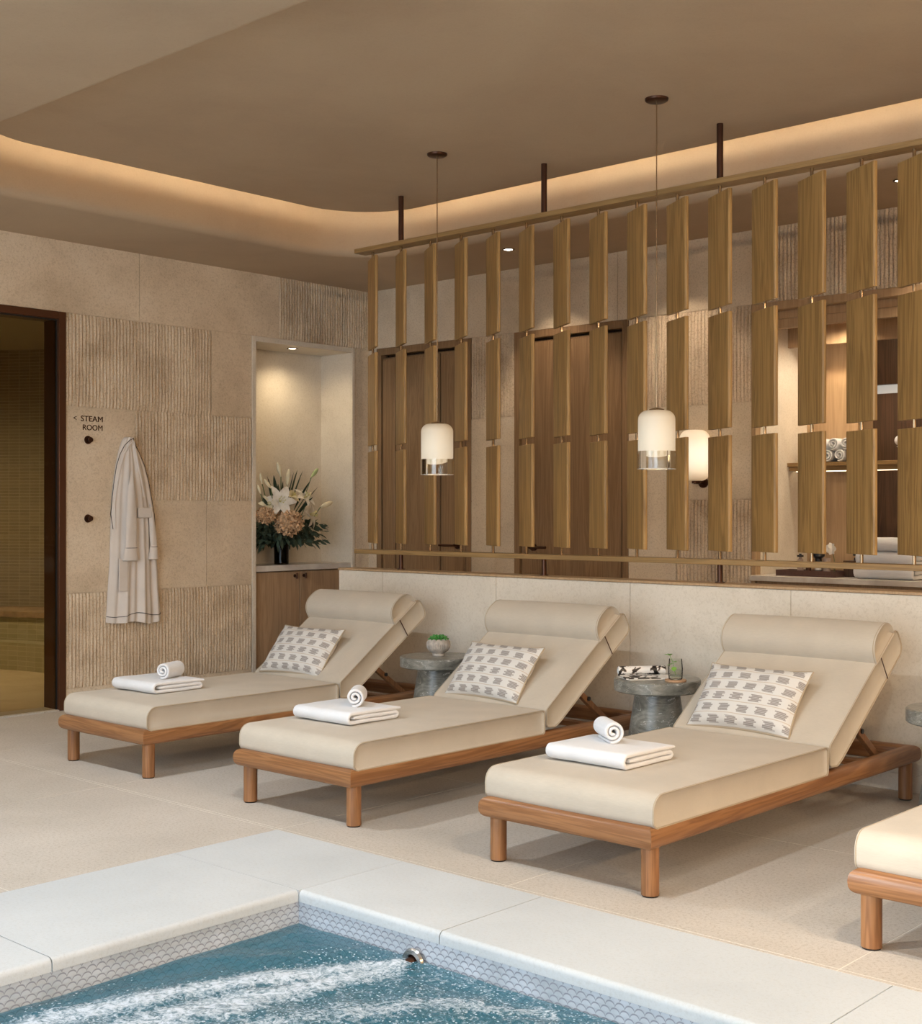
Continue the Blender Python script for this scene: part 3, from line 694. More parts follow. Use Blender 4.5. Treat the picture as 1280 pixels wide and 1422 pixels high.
m_ = MB(); m_.box(.078, .097, y0 - .03, y1 + .008, z1, z0 + .005); m_.build('belt_loop', 'robe_cloth', robe, True, bevel=.006)
y0, z0 = on_x(166, 780, .1); y1, z1 = on_x(178, 821, .1)
m_ = MB(); m_.box(.090, .099, y0, y1, z1, z0 + .02); m_.build('belt_end', 'robe_cloth', robe, True, bevel=.003)

# ------------------------------------------------------------------ flower niche: cabinet, counter, flowers
cab = empty('low_cabinet', (nd / 2, (NY0 + NY1) / 2, 0), label='oak cabinet with two doors under the marble counter in the flower niche', cat='cabinet')
f = MB(); f.box(nd + .005, -.045, NY0 + .003, NY1 - .003, 0, .842); f.build('body', 'cabinet_oak', cab, True)
ysplit = 6.650
for a, b, hy in ((NY0 + .006, ysplit - .003, 6.600), (ysplit + .003, NY1 - .006, 6.690)):
    f = MB(); f.box(-.044, -.022, a, b, .03, .838); o = f.build('door', 'cabinet_oak', cab, True, bevel=.002)
    f = MB(); f.cyl((-.022, hy, .806), (.006, hy, .806), .006, 10); f.cyl((.006, hy, .785), (.006, hy, .828), .0075, 12); f.cyl((-.022, hy, .806), (-.017, hy, .806), .012, 16)
    k = f.build('knob', 'bronze', o); k.data.transform(Matrix.Translation(-Vector(cab.location)))
f = MB(); f.box(nd + .004, -.004, NY0 + .002, NY1 - .002, .848, .892); f.build('marble_counter', 'white_marble', bevel=.003, label='pale marble countertop in the wall niche under the flowers', cat='countertop')

fv = empty('flower_vase', (-.13, 6.56, .8925), label='dark glass vase with cream lilies and an orange hydrangea, in the lit wall niche', cat='flowers')
f = MB(); f.lathe([(.052, 0), (.056, .004), (.057, .205), (.053, .205), (.052, .012), (.001, .011)], seg=32, caps=False); f.build('vase', 'vase_glass', fv)
f = MB(); rnd = random.Random(3)
for k in range(16):
    a = rnd.random() * 2 * PI; q = rnd.random() * .04; f.tube([(q * math.cos(a), q * math.sin(a), .015), (q * .5 * math.cos(a + 2), q * .5 * math.sin(a + 2), .24)], .0045, 6)
f.build('stems', 'leaf_dark', fv)
def blade(mb, base, dirv, length, width, droop=0.15, fold=.25, n=7, mi=0, tip=.9, roll=0.0):
    d = Vector(dirv).normalized(); side = d.cross(Vector((0, 0, 1))); side = side.normalized() if side.length > .05 else Vector((0, 1, 0))
    side = Matrix.Rotation(roll, 3, d) @ side; up = side.cross(d); P_ = Vector(base); ks = []
    for i in range(n + 1):
        t = i / n; w_ = width * (math.sin(PI * min(1, t * tip + .06)) ** .8) * .5 if i < n else width * .03
        c = P_ + d * length * t + Vector((0, 0, -droop * length * t * t))
        ks.append(mb.add([c - side * w_ + up * fold * w_, c, c + side * w_ + up * fold * w_]))
    for a, b in zip(ks, ks[1:]): mb.face((a, a + 1, b + 1, b), mi); mb.face((a + 1, a + 2, b + 2, b + 1), mi)
def lily(c, facing, size, name='lily'):
    f = MB(); fz = Vector(facing).normalized(); o1 = fz.orthogonal().normalized(); o2 = fz.cross(o1)
    for k in range(6):
        a = PI / 3 * k + .2; rd = o1 * math.cos(a) + o2 * math.sin(a); dv = (rd * 1.0 + fz * (.45 if k % 2 else .62))
        ks = []; side = fz.cross(rd).normalized(); n = 7
        for i in range(n + 1):
            t = i / n; w_ = size * (.20 if k % 2 else .26) * math.sin(PI * min(1, t * .86 + .1)) ** .9 if i < n else .001
            cpt = Vector(c) + rd * size * (t ** 1.2) * .95 + fz * size * (.75 * t - .62 * t * t)
            ks.append(f.add([cpt - side * w_ + fz * w_ * .3, cpt, cpt + side * w_ + fz * w_ * .3]))
        for p, q in zip(ks, ks[1:]): f.face((p, p + 1, q + 1, q)); f.face((p + 1, p + 2, q + 2, q + 1))
    o = f.build(name, 'petal_white' if size > .085 else 'petal_cream', fv, smooth=80)
    f = MB()
    for k in range(6): a = k * 1.05; q = Vector(c) + (o1 * math.cos(a) + o2 * math.sin(a)) * size * .16 + fz * size * .55; f.tube([Vector(c) + fz * .01, q], .0016, 5); f.tube([q - o1 * .006, q + o1 * .006], .003, 5)
    f.build('stamens', 'bud', o)
def bud(p, d, L, green=False):
    f = MB(); d = Vector(d).normalized(); pr = [(0, .003), (.08, .006), (.25, .012), (.5, .0155), (.75, .0125), (.92, .006), (1, .001)]
    f.tube([Vector(p) + d * L * t for t, _ in pr], [r * L / .1 for _, r in pr], 10); o = f.build('lily_bud', 'bud_green' if green else 'petal_cream', fv, smooth=80)
    f = MB(); q = Vector(p); f.tube([q, q * .75 + Vector((0, 0, .0)), Vector((0, 0, .2)) + q * .1], .0035, 6); f.build('stem', 'leaf_green', o)
def PW(u, v, x):    # local position in the bouquet
    y, z = on_x(u, v, x); return Vector((x + .13, y - 6.56, z - .8925))
lily(PW(387, 697, .02), (1, -.35, .25), .145); lily(PW(427, 715, .02), (.9, .6, .15), .13); lily(PW(371, 700, .0), (.9, -.3, .1), .08); lily(PW(421, 693, -.02), (.7, .2, .7), .11); lily(PW(404, 690, -.05), (.7, .1, .6), .08)
for (u0, v0), (u1, v1), x, g in (((390, 662), (385, 642), -.05, 0), ((399, 675), (401, 651), -.08, 0), ((364, 672), (361, 657), .0, 0), ((376, 678), (367, 665), .05, 0), ((432, 663), (442, 650), -.03, 1), ((445, 704), (462, 697), .03, 0), ((427, 695), (430, 688), .0, 0), ((362, 686), (360, 680), .02, 0)):
    a = PW(u0, v0, x); b = PW(u1, v1, x); bud(a, b - a, max((b - a).length, .075), g)
hc = PW(400, 726, .07); 
def hydrangea(c, r, name='hydrangea'):
    f = MB(); rnd = random.Random(5)
    for k in range(110):
        zz = 1 - 2 * (k + .5) / 110; a = k * 2.39996; nrm = Vector((math.sqrt(1 - zz * zz) * math.cos(a), math.sqrt(1 - zz * zz) * math.sin(a), zz * .88)); p = c + nrm * r * (.82 + .22 * rnd.random())
        t1 = nrm.orthogonal().normalized(); t2 = nrm.cross(t1); a0_ = rnd.random() * 3
        for q in range(4):
            aa = a0_ + q * PI / 2; e = t1 * math.cos(aa) + t2 * math.sin(aa); g_ = t1 * math.cos(aa + .6) + t2 * math.sin(aa + .6); h_ = t1 * math.cos(aa - .6) + t2 * math.sin(aa - .6); s_ = r * .36
            k0 = f.add([p, p + g_ * s_ * .6 + nrm * (.03 * rnd.random() - .008), p + e * s_ * .9 + nrm * (.04 * rnd.random() - .012), p + h_ * s_ * .6 + nrm * (.03 * rnd.random() - .008)]); f.face((k0, k0 + 1, k0 + 2, k0 + 3))
    f.lathe([(.001, -r * .7), (r * .5, -r * .5), (r * .7, 0), (r * .5, r * .5), (.001, r * .7)], c=tuple(c), seg=16)
    f.build(name, 'hydrangea', fv, smooth=0)
hydrangea(hc, .10); hydrangea(PW(368, 716, .02), .06)
f = MB(); rnd = random.Random(11)
for (u, v, x, L) in ((372, 668, -.02, .16), (380, 660, -.05, .2), (393, 668, .0, .15), (408, 655, -.06, .17), (413, 652, -.1, .2), (420, 654, -.05, .19), (430, 668, 0, .17), (441, 676, .02, .14), (365, 690, .05, .1), (386, 672, .04, .14), (434, 690, .03, .1), (371, 661, -.1, .12), (402, 676, -.1, .14)):
    tip_ = PW(u, v, x); b = tip_ * .45 + Vector((0, 0, .13)); dv = tip_ - b; blade(f, b, dv, dv.length * 1.02, .032, 0.02, .35, roll=rnd.uniform(-1, 1))
f.build('lily_leaves', 'leaf_dark', fv, smooth=80, kind='stuff')
f = MB()
for k in range(900):     # soft dark foliage round the collar of the vase, spreading sideways
    a = rnd.uniform(0, 2 * PI); rad = abs(rnd.gauss(0, .13)) + .05; 
    y_ = max(-.26, min(.29, rad * 1.45 * math.sin(a))); x_ = max(-.2, min(.14, rad * .8 * math.cos(a))); z_ = .27 + rnd.uniform(-.09, .10) - abs(y_) * .12
    dv = Vector((x_ * 2 + rnd.uniform(-.2, .2), y_ * 2 + rnd.uniform(-.3, .3), rnd.uniform(-.5, .35))); blade(f, (x_, y_, z_), dv, rnd.uniform(.045, .075), rnd.uniform(.022, .034), .25, .2, 3, roll=rnd.uniform(-1, 1))
for k in range(16):
    a = 2 * PI * k / 16; y_ = max(-.27, min(.3, .3 * math.sin(a))); f.tube([(0, 0, .2), (.07 * math.cos(a), y_ * .5, .29), (.12 * math.cos(a), y_, .27)], .003, 5)
f.build('foliage', 'leaf_eucalyptus', fv, smooth=80, kind='stuff')

downlight('downlight', -.12, 6.66, 2.562, 'small round glowing downlight in the top of the flower niche', energy=9, angle=150, blend=1, tilt=(.1, .1, -1), col=(1, .80, .52))
for k, x in enumerate((1.973, 3.0, 4.72, 6.0, 7.3)):
    downlight('downlight', x, 6.78, ZC, ['small glowing ceiling downlight over the second oak door', 'ceiling downlight over the wall lamp, behind the slats', 'ceiling downlight over the towel niche', 'ceiling downlight over the right part of the towel niche', 'ceiling downlight beyond the towel niche'][k], energy=17, angle=75, blend=.6, tilt=(0, .42, -1), col=(1, .80, .58), group='downlights over the corridor behind the screen')
pool_lab = {0: 'nearest the steam room wall', 1: 'second from the steam room wall', 2: 'third from the steam room wall', 3: 'farthest from the steam room wall'}
for r_, y in enumerate((-.9, 2.45)):
    for k, x in enumerate((2.4, 4.9, 7.4, 9.9)):
        downlight('downlight', x, y, ZC, 'added fill downlight in the %s row over the pool, %s' % (('window side', 'lounger side')[r_], pool_lab[k]), energy=POOL_FILL_W * (1.9, 1.5, .5, .45)[k], angle=165, blend=1, col=(.88, .95, 1.0), group='unseen fill downlights over the pool')  # added out of view: cool fill for coping, water and floor
for k, x in enumerate((6.9, 8.2, 9.5, 10.8)):
    downlight('downlight', x, 2.85, ZC, 'added fill downlight at the edge of the raised ceiling, %s' % pool_lab[k].replace('steam room', 'left hand'), energy=EDGE_FILL_W, angle=165, blend=1, tilt=(-.3, .8, -1), col=(1, .84, .64), group='unseen fill downlights along the edge of the raised ceiling')  # added out of view to brighten the low wall, screen and left wall
for k, y in enumerate((-.5, 1.8, 4.1)):
    downlight('downlight', 12.2, y, ZC, 'added fill downlight along the right hand wall, %s' % ('nearest the windows', 'middle one', 'nearest the low wall')[k], energy=SIDE_FILL_W, angle=165, blend=1, tilt=(-.6, 0, -1), col=(1, .68, .38), group='unseen fill downlights along the right hand wall')  # added out of view: warm fill on lounger sides and left wall

# ------------------------------------------------------------------ slatted screen on the low wall
SY = 6.0
scr = empty('slatted_screen', (HX0, SY, .927), label='tall screen of pivoting oak boards in three tiers standing on the low stone wall', cat='room divider')
f = MB(); f.box(1.345, 12.9, 5.948, 6.055, 3.0, 3.029); f.build('top_rail', 'oak_x', scr, True, bevel=.002)
f = MB(); f.box(1.345, 12.9, 5.948, 6.055, 1.022, 1.050); f.build('bottom_rail', 'oak_x', scr, True, bevel=.002)
xs0 = 1.731; NBO = 20; lo = 1.469
post0 = None
for k in range(4):
    x = 1.731 + 1.177 * k
    f = MB(); f.cyl((0, 0, 3.029), (0, 0, ZP + .001), .0175, 16); f.xform(Matrix.Translation((x - HX0, 0, -.927))); f.build('ceiling_post', 'bronze', scr)
    f = MB(); f.cyl((0, 0, .928), (0, 0, 1.022), .0145, 16); f.cyl((0, 0, .927), (0, 0, .932), .026, 20); f.xform(Matrix.Translation((x - HX0, 0, -.927))); f.build('foot_post', 'bronze', scr)
ang = R(-33); bw = .122
TI = ((1.092, 1.692), (1.731, 2.330), (2.366, 2.962))
bl = []
for (za, zb_) in TI:
    f = MB(); pr = [(-bw, -.011), (bw - .008, -.011), (bw, -.004), (bw, .008), (bw - .004, .011), (-bw + .008, .011), (-bw, .004)]
    f.rings([[(x, y, z) for x, y in pr] for z in (0, zb_ - za)]); f.xform(Matrix.Rotation(ang, 4, 'Z')); bl.append((f, za))
protos = []
for k in range(NBO):
    x = lo + .2616 * k
    if x > 7.0: break
    f = MB(); f.cyl((0, 0, 1.05), (0, 0, 3.0), .0085, 10)
    if k == 0:
        pv = f.build('pivot_rod', 'brass', scr); pv.location = (x - HX0, 0, -.927); ps = []
        for (m_, za) in bl: o = m_.build('board', 'oak_z', scr, bevel=.0025); o.location = (x - HX0, 0, za - .927); ps.append(o)
    else:
        c = pv.copy(); COL.objects.link(c); c.location = (x - HX0, 0, -.927)
        for o in ps: c = o.copy(); COL.objects.link(c); c.location = (x - HX0, 0, o.location[2])

# ------------------------------------------------------------------ towel niche contents
ct = empty('towel_counter', (NX0 + 1.2, YB + .25, 0), label='cabinet with a white stone top in the towel niche behind the screen', cat='counter')
f = MB(); f.box(NX0 + .002, NX1 - .002, YB + .0, ny - .002, 0, .868); f.build('body', 'cabinet_oak', ct, True)
f = MB(); f.box(NX0 + .002, NX1 - .002, YB - .09, ny - .001, .868, .902); f.build('top', 'white_marble', ct, True, bevel=.003)
sh = empty('wall_shelf', (NX0 + 1, ny - .1, 1.57), label='long oak shelf with a light strip under its edge, holding rolled towels', cat='shelf')
f = MB(); f.box(NX0 + .001, NX1 - .001, 7.75, ny - .001, 1.588, 1.613); f.box(NX0 + .001, NX1 - .001, 7.775, ny - .001, 1.560, 1.588); f.build('board', 'oak_x', sh, True, bevel=.002)
f = MB(); f.box(NX0 + .01, NX1 - .01, 7.85, 7.862, 1.556, 1.560); f.build('light_strip', 'led_low', sh, True)
ls = MB(); ls.box(NX0 + .40, NX1 - .02, YB + .50, YB + .512, 2.488, 2.4995); ls.build('light_strip', 'led', label='thin warm strip light in the ceiling of the towel niche', cat='light strip')
downlight('downlight', NX0 + .22, ny - .13, 2.4995, 'tiny spotlight in the left back corner of the towel niche', r=.018, energy=4, angle=60, blend=.4)
lamp('lamp', 'SPOT', (NX0 + .55, YB + .2, 2.49), 18, (1, .82, .6), (-.35, .25, -1), spot_size=R(120), spot_blend=.6, shadow_soft_size=.03)

def spiral(R_, th, gap=.0012, turns=None):
    pts = []; r = R_ - th / 2; a = -PI / 2 - .3; pitch = (th + gap) / (2 * PI)
    while r > th * .45: pts.append((r * math.cos(a), r * math.sin(a))); st = .22; a += st; r -= pitch * st
    return pts
def towel_roll(name, L, R_, th, loc, rz, label, cat='towel', group=None, m_='terry', sy=1.0, tex_label=None):
    f = ribbon([(y, z + R_ * sy) for y, z in [(p[0], p[1] * sy) for p in spiral(R_, th, .0022)]], th, -L / 2, L / 2, ease=.012)
    o = f.build(name, m_, None, smooth=60, label=label, cat=cat); o.location = loc; o.rotation_euler = (0, 0, rz)
    if group: o['group'] = group
    return o
gsh = 'rolled towels on the oak shelf'
a = R(-90)
proto = towel_roll('rolled_towel', .24, .043, .0125, (3.62, 7.88, 1.6135), a, 'white rolled towel at the left end of the shelf, bottom row', group=gsh)
spots = [(3.705, 1.6135, 'white rolled towel on the oak shelf, bottom row, second from the left'), (3.79, 1.6135, 'white rolled towel on the oak shelf, bottom row, spiral seen between two slats'), (3.875, 1.6135, 'white rolled towel on the oak shelf, bottom row, half behind a slat'), (3.96, 1.6135, 'white rolled towel on the oak shelf, bottom row, right end of the pile'),
         (3.6625, 1.6865, 'white rolled towel on the oak shelf, upper row, left end of the pile'), (3.7475, 1.6865, 'white rolled towel on the oak shelf, upper row, partly cut off by a slat'), (3.8325, 1.6865, 'white rolled towel on the oak shelf, upper row, spiral seen between two slats'), (3.9175, 1.6865, 'white rolled towel on the oak shelf, upper row, right end of the pile')]
for x, z, lb in spots: c = proto.copy(); COL.objects.link(c); c.location = (x, 7.88, z); c['label'] = lb
proto = towel_roll('rolled_towel', .24, .043, .0125, (4.36, 7.86, 1.6135), R(-28), 'white towel roll lying at a slant on the shelf beside the pile, lower one', group=gsh)
c = proto.copy(); COL.objects.link(c); c.location = (4.27, 7.93, 1.6995); c['label'] = 'white towel roll lying at a slant on the shelf beside the pile, upper one'
for k in range(3): c = proto.copy(); COL.objects.link(c); c.location = (4.60 + .24 * k, 7.87, 1.6135); c['label'] = 'white towel roll on the shelf farther right behind the slats, number %s along' % ['one', 'two', 'three'][k]

def fold_path(W, H, th):
    # three layers, folded at the front and again at the back; local y from 0 (front) to W
    z3, z2, z1 = H - th / 2, H / 2, th / 2; p = []
    for k in range(9): t = k / 8; p.append((W - (W - .03) * t, z3 - .004 * (1 - t) ** 3))
    rr = (z3 - z1) / 2; cz = (z3 + z1) / 2
    for k in range(1, 8): a = PI / 2 + PI * k / 8; p.append((.03 + rr * 1.0 * math.cos(a), cz + rr * math.sin(a)))
    for k in range(9): t = k / 8; p.append((.03 + (W - .06) * t, z1))
    r2 = (z2 - z1) / 2
    for k in range(1, 6): a = -PI / 2 + PI * k / 6; p.append((W - .03 + r2 * 1.4 * math.cos(a), (z1 + z2) / 2 + r2 * math.sin(a)))
    for k in range(7): t = k / 6; p.append((W - .03 - (W - .07) * t, z2))
    return p
def folded_towel(name, W, D, H, loc, rz, label, group=None, seed=0, m_='terry'):
    th = H / 3 * .93; f = ribbon([(y - W / 2, z) for y, z in fold_path(W, H, th)], th, -D / 2, D / 2, wob=0.003, seed=seed, ease=.008)
    zmin = min(v[2] for v in f.v); f.v = [(x, y, z - zmin) for x, y, z in f.v]
    o = f.build(name, m_, None, smooth=60, label=label, cat='towel'); o.location = loc; o.rotation_euler = (0, 0, rz)
    if group: o['group'] = group
    return o
g = 'folded towels stacked on the niche counter'
for k, lb in enumerate(('lowest white folded towel of the stack on the niche counter', 'middle white folded towel of the stack on the niche counter', 'topmost white folded towel of the stack on the niche counter')):
    folded_towel('folded_towel', .30, .36 - .01 * k, .078, (4.36 + .01 * k, YB + .12, .9025 + .0815 * k), R(2 - 2 * k), lb, g, 10 + k)

tr = empty('tray', (3.86, YB + .05, .9025), label='dark wooden tray of bottles on the niche counter behind the slats', cat='tray')
f = MB(); f.box(-.2, .2, -.06, .10, 0, .008); 
for q in ((-.2, .2, -.06, -.052), (-.2, .2, .092, .10), (-.2, -.192, -.052, .092), (.192, .2, -.052, .092)): f.box(q[0], q[1], q[2], q[3], .008, .036)
f.build('tray_body', 'tray_wood', tr, bevel=.001)
TX, TY, TZ = 3.86, YB + .05, .9108
def bottle(name, x, prof, mat_, label, cap=None, lab=None, cat='bottle'):
    e = empty(name, (TX + x, TY + .02, TZ), label=label, cat=cat)
    f = MB(); f.lathe(prof, seg=24); f.build('body', mat_, e)
    if cap: f = MB(); f.lathe(cap, seg=20); f.build('cap', 'black', e)
    if lab: f = MB(); f.lathe(lab, seg=24, caps=False); f.build('label_band', 'ceramic_white', e)
    return e
bottle('soap_bar', -.13, [(.001, 0), (.04, 0), (.044, .01), (.04, .022), (.001, .024)], 'ceramic_white', 'low white round dish at the left end of the tray', cat='dish')
bottle('glass_bottle', -.075, [(.001, 0), (.018, 0), (.019, .005), (.019, .09), (.008, .1), (.008, .108)], 'pink_pot', 'slim bottle with a flat black cap on the tray, leftmost bottle', [(.001, .108), (.02, .108), (.02, .118), (.008, .12), (.008, .128), (.001, .128)])
bottle('glass_bottle', -.02, [(.001, 0), (.016, 0), (.017, .06), (.008, .07), (.008, .08)], 'bronze', 'short brown bottle standing left of the round black flask on the tray')
bottle('round_flask', .045, [(.001, 0), (.020, 0), (.021, .06), (.021, .10), (.04, .115), (.038, .13), (.018, .15), (.010, .16), (.010, .17), (.001, .17)], 'black', 'black flask with a wide domed stopper and white label on the tray', None, [(.0215, .03), (.0215, .055)])
bottle('small_pot', .1, [(.001, 0), (.022, 0), (.024, .05), (.024, .105), (.021, .105), (.020, .09), (.001, .088)], 'pink_pot', 'small rosy pot standing right of the black flask on the tray', cat='pot')
ov = empty('orchid_stem', (TX + .145, TY + .03, TZ), label='single white orchid bloom in a thin tube at the right end of the tray', cat='flower')
f = MB(); f.lathe([(.001, 0), (.010, 0), (.010, .06), (.008, .06)], seg=16); f.build('tube', 'tumbler_glass', ov)
f = MB(); f.tube([(0, 0, .01), (0, 0, .1), (-.008, -.01, .155)], .002, 6); f.build('stem', 'leaf_green', ov)
f = MB()
for k in range(7):
    a = k * .9; blade(f, (-.008, -.012, .162), (math.cos(a), -.5, math.sin(a)), .042, .036, 0, .1, 5, roll=PI / 2)
f.build('petals', 'petal_white', ov, smooth=80)
bx = empty('wooden_box', (4.1, YB + .16, .9025), label='dark wooden box between the tray and the towel stack', cat='box')
f = MB(); f.box(-.05, .07, -.05, .07, 0, .085); f.build('body', 'walnut', bx, bevel=.002); f = MB(); f.box(-.052, .072, -.052, .072, .087, .098); f.build('lid', 'walnut', bx, bevel=.002)
e = empty('glass_bottle', (4.12, YB + .16, 1.001), label='squat black capped jar standing on the dark wooden box', cat='jar')
f = MB(); f.lathe([(.001, 0), (.024, 0), (.024, .016), (.012, .02), (.012, .03)], seg=20); f.build('body', 'black', e); f = MB(); f.lathe([(.001, .03), (.03, .03), (.03, .042), (.001, .042)], seg=20); f.build('cap', 'black', e)

# wall lamp
sc = empty('wall_lamp', (3.141, YB - .006, 1.49), label='frosted glass capsule wall lamp on a bronze bracket between door and towel niche', cat='wall lamp')
f = MB(); prf = []
for k in range(9): a = PI / 2 * k / 8; prf.append((.097 - .055 + .055 * math.sin(a) if k else .001, .055 - .055 * math.cos(a)))
prf = [(.001, 0)] + [(.042 + .055 * math.sin(PI / 2 * k / 8), .06 - .06 * math.cos(PI / 2 * k / 8)) for k in range(9)] + [(.042 + .055 * math.cos(PI / 2 * k / 8), .265 + .06 * math.sin(PI / 2 * k / 8)) for k in range(9)] + [(.001, .325)]
f.lathe(prf, c=(0, -.11, .005), seg=36); f.build('glass_shade', 'sconce_opal', sc, smooth=80)
f = MB(); f.cyl((0, 0, -.004), (0, -.11, -.004), .012, 14); f.cyl((0, 0, -.004), (0, -.012, -.004), .035, 24); f.cyl((0, -.11, -.012), (0, -.11, .012), .018, 20); f.cyl((.0, -.11, -.004), (.045, -.11, -.004), .010, 12); f.build('bracket', 'bronze', sc)

# ------------------------------------------------------------------ pendants
def pendant(x, y, label):
    e = empty('pendant_lamp', (x, y, ZP), label=label, cat='pendant lamp', group='glass pendant lamps over the side tables')
    f = MB(); f.lathe([(.001, -.014), (.05, -.014), (.056, -.010), (.058, 0), (.001, 0)], seg=36); f.build('canopy', 'bronze', e)
    zt = 1.795 - ZP; H = .287
    f = MB(); f.cyl((0, 0, -.012), (0, 0, zt + .012), .0028, 8); f.build('cord', 'brass', e)
    f = MB(); f.lathe([(.004, zt + .014), (.012, zt + .012), (.036, zt + .006), (.038, zt), (.001, zt)], seg=24); f.build('cap', 'brass', e)
    # opal shade: domed cylinder whose lower edge runs in a slanting wave
    R_ = .091; prof = [(.03, zt)] + [(R_ - .045 + .045 * math.sin(PI / 2 * k / 8), zt - .045 + .045 * math.cos(PI / 2 * k / 8)) for k in range(9)]; seg = 48; rings = []
    zdn = zt - H * .72
    def cut(a): return zdn + .022 * math.sin(a - YAW + .4) + .006 * math.sin(2 * a)
    for r, z in prof: rings.append([(r * math.cos(a), r * math.sin(a), z) for a in [2 * PI * k / seg for k in range(seg)]])
    for t in (.33, .66, 1.0): rings.append([(R_ * math.cos(a), R_ * math.sin(a), (zt - .045) + (cut(a) - zt + .045) * t) for a in [2 * PI * k / seg for k in range(seg)]])
    for t in (1.0, .5): rings.append([((R_ - .004) * math.cos(a), (R_ - .004) * math.sin(a), (zt - .045) + (cut(a) - zt + .045) * t) for a in [2 * PI * k / seg for k in range(seg)]])
    f = MB(); f.rings(rings, True, False); f.build('opal_shade', 'opal', e, smooth=80)
    f = MB(); seg = 96; rings = []
    for z in (zdn + .006, zt - H): rings.append([((.0935 + .0028 * abs(math.sin(9 * a))) * math.cos(a), (.0945 + .0012 * math.sin(12 * a)) * math.sin(a), z) for a in [2 * PI * k / seg for k in range(seg)]])
    rings.append([(.0895 * math.cos(a), .0895 * math.sin(a), zt - H) for a in [2 * PI * k / seg for k in range(seg)]]); rings.append([((.0895 + .002 * abs(math.sin(9 * a))) * math.cos(a), (.0895 + .002 * abs(math.sin(9 * a))) * math.sin(a), zdn + .004) for a in [2 * PI * k / seg for k in range(seg)]])
    f.rings(rings, True, False); f.build('clear_skirt', 'clear_glass', e, smooth=30)
    f = MB(); f.tube([(.0925 * math.cos(2 * PI * k / 48), .0925 * math.sin(2 * PI * k / 48), zt - H) for k in range(49)], .0018, 6, False); f.build('rim_glint', 'ceramic_white', e)  # opaque white ring: bright lower edge of the glass put into colour
    lamp('lamp', 'POINT', (x, y, ZP + zt - .16), .7, (1, .78, .5), shadow_soft_size=.03)
    return e
pendant(2.595, 5.425, 'glass pendant lamp hanging over the table with the succulent')
pendant(4.078, 5.425, 'glass pendant lamp hanging over the table with the magazine')

# ------------------------------------------------------------------ side tables
def side_table(x, y, label):
    e = empty('side_table', (x, y, 0), label=label, cat='side table', group='round grey marble side tables between the loungers')
    f = MB(); f.lathe([(.001, 0), (.172, 0), (.172, .006), (.108, .422), (.001, .422)], seg=48); f.build('pedestal', 'grey_marble', e)
    f = MB(); f.lathe([(.001, .422), (.205, .422), (.211, .427), (.211, .477), (.206, .482), (.001, .482)], seg=64); f.build('table_top', 'grey_marble', e)
    return e
side_table(2.60, 5.42, 'round grey marble side table with a potted succulent on it'); side_table(4.085, 5.42, 'round grey marble side table with a magazine and a glass on it'); side_table(5.575, 5.42, 'round grey marble side table at the right edge, beside the fourth lounger')

su = empty('potted_succulent', (2.60, 5.43, .4825), label='green succulent in a ribbed pale stone bowl on the side table', cat='potted plant')
f = MB(); seg = 72; rings = []
for r, z in ((.001, 0), (.034, 0), (.036, .006), (.034, .014), (.052, .028), (.064, .045), (.068, .062), (.064, .08), (.052, .094), (.047, .096), (.044, .09), (.001, .088)):
    k_ = .0018 if .02 < z < .092 and r > .045 else 0; rings.append([((r + k_ * math.cos(36 * a)) * math.cos(a), (r + k_ * math.cos(36 * a)) * math.sin(a), z) for a in [2 * PI * k / seg for k in range(seg)]])
f.rings(rings); f.build('bowl', 'pot_stone', su, smooth=50)
f = MB(); rnd = random.Random(2)
for ringi, (n, el, L) in enumerate(((12, .12, .062), (12, .4, .055), (9, .75, .045), (6, 1.1, .034), (3, 1.4, .022))):
    for k in range(n):
        a = 2 * PI * k / n + ringi * .3; d = Vector((math.cos(a) * math.cos(el), math.sin(a) * math.cos(el), math.sin(el))); f.tube([Vector((0, 0, .088)) + d * L * t for t in (0.1, .4, .75, .92, 1)], [.005, .0085, .008, .004, .0008], 6)
f.build('leaves', 'succulent', su, smooth=80)

# magazine lying open with its front pages rolled back
mg = empty('magazine', (4.03, 5.395, .4825), R(50), label='open black and white magazine with rolled back pages on the side table', cat='magazine')
f = ribbon([(-.075 + .15 * k / 10, .0045 + .005 * math.sin(PI * k / 10)) for k in range(11)], .006, -.12, .12, ease=.003); f.build('open_pages', 'magazine_print', mg)
pts = [(.055 - .0 * k, .01) for k in range(1)] + [(.062 + .019 * math.cos(a), .030 + .019 * math.sin(a)) for a in [-PI / 2 + .35 * k for k in range(17)]]
f = ribbon(pts, .004, -.12, .12, ease=.003); f.build('rolled_pages', 'magazine_print', mg)
f = ribbon([(.062 + .0145 * math.cos(a), .030 + .0145 * math.sin(a)) for a in [-PI / 2 + .35 * k for k in range(15)]], .003, -.121, .121, ease=.002); f.build('inner_pages', 'paper', mg)
f = ribbon([(-.1 + .16 * k / 8, .002) for k in range(9)], .0025, -.125, .115, ease=.002); f.xform(Matrix.Rotation(R(10), 4, 'Z')); f.build('under_page', 'paper', mg)
co_ = MB(); co_.lathe([(.001, 0), (.050, 0), (.052, .003), (.052, .008), (.050, .010), (.001, .010)], seg=40); o = co_.build('coaster', 'coaster_wood', label='round wooden coaster under the glass on the side table', cat='coaster'); o.location = (4.222, 5.372, .4825)
gl = empty('drinking_glass', (4.218, 5.378, .4928), label='clear glass with a mint sprig standing on the wooden coaster', cat='glass')
f = MB(); f.lathe([(.001, 0), (.030, 0), (.033, .004), (.035, .05), (.031, .098), (.029, .098), (.0325, .05), (.030, .008), (.001, .007)], seg=32, caps=False); f.build('tumbler', 'tumbler_glass', gl, smooth=60)
f = MB(); f.lathe([(.001, .009), (.029, .009), (.031, .045), (.001, .045)], seg=24); f.build('drink', 'tumbler_glass', gl)
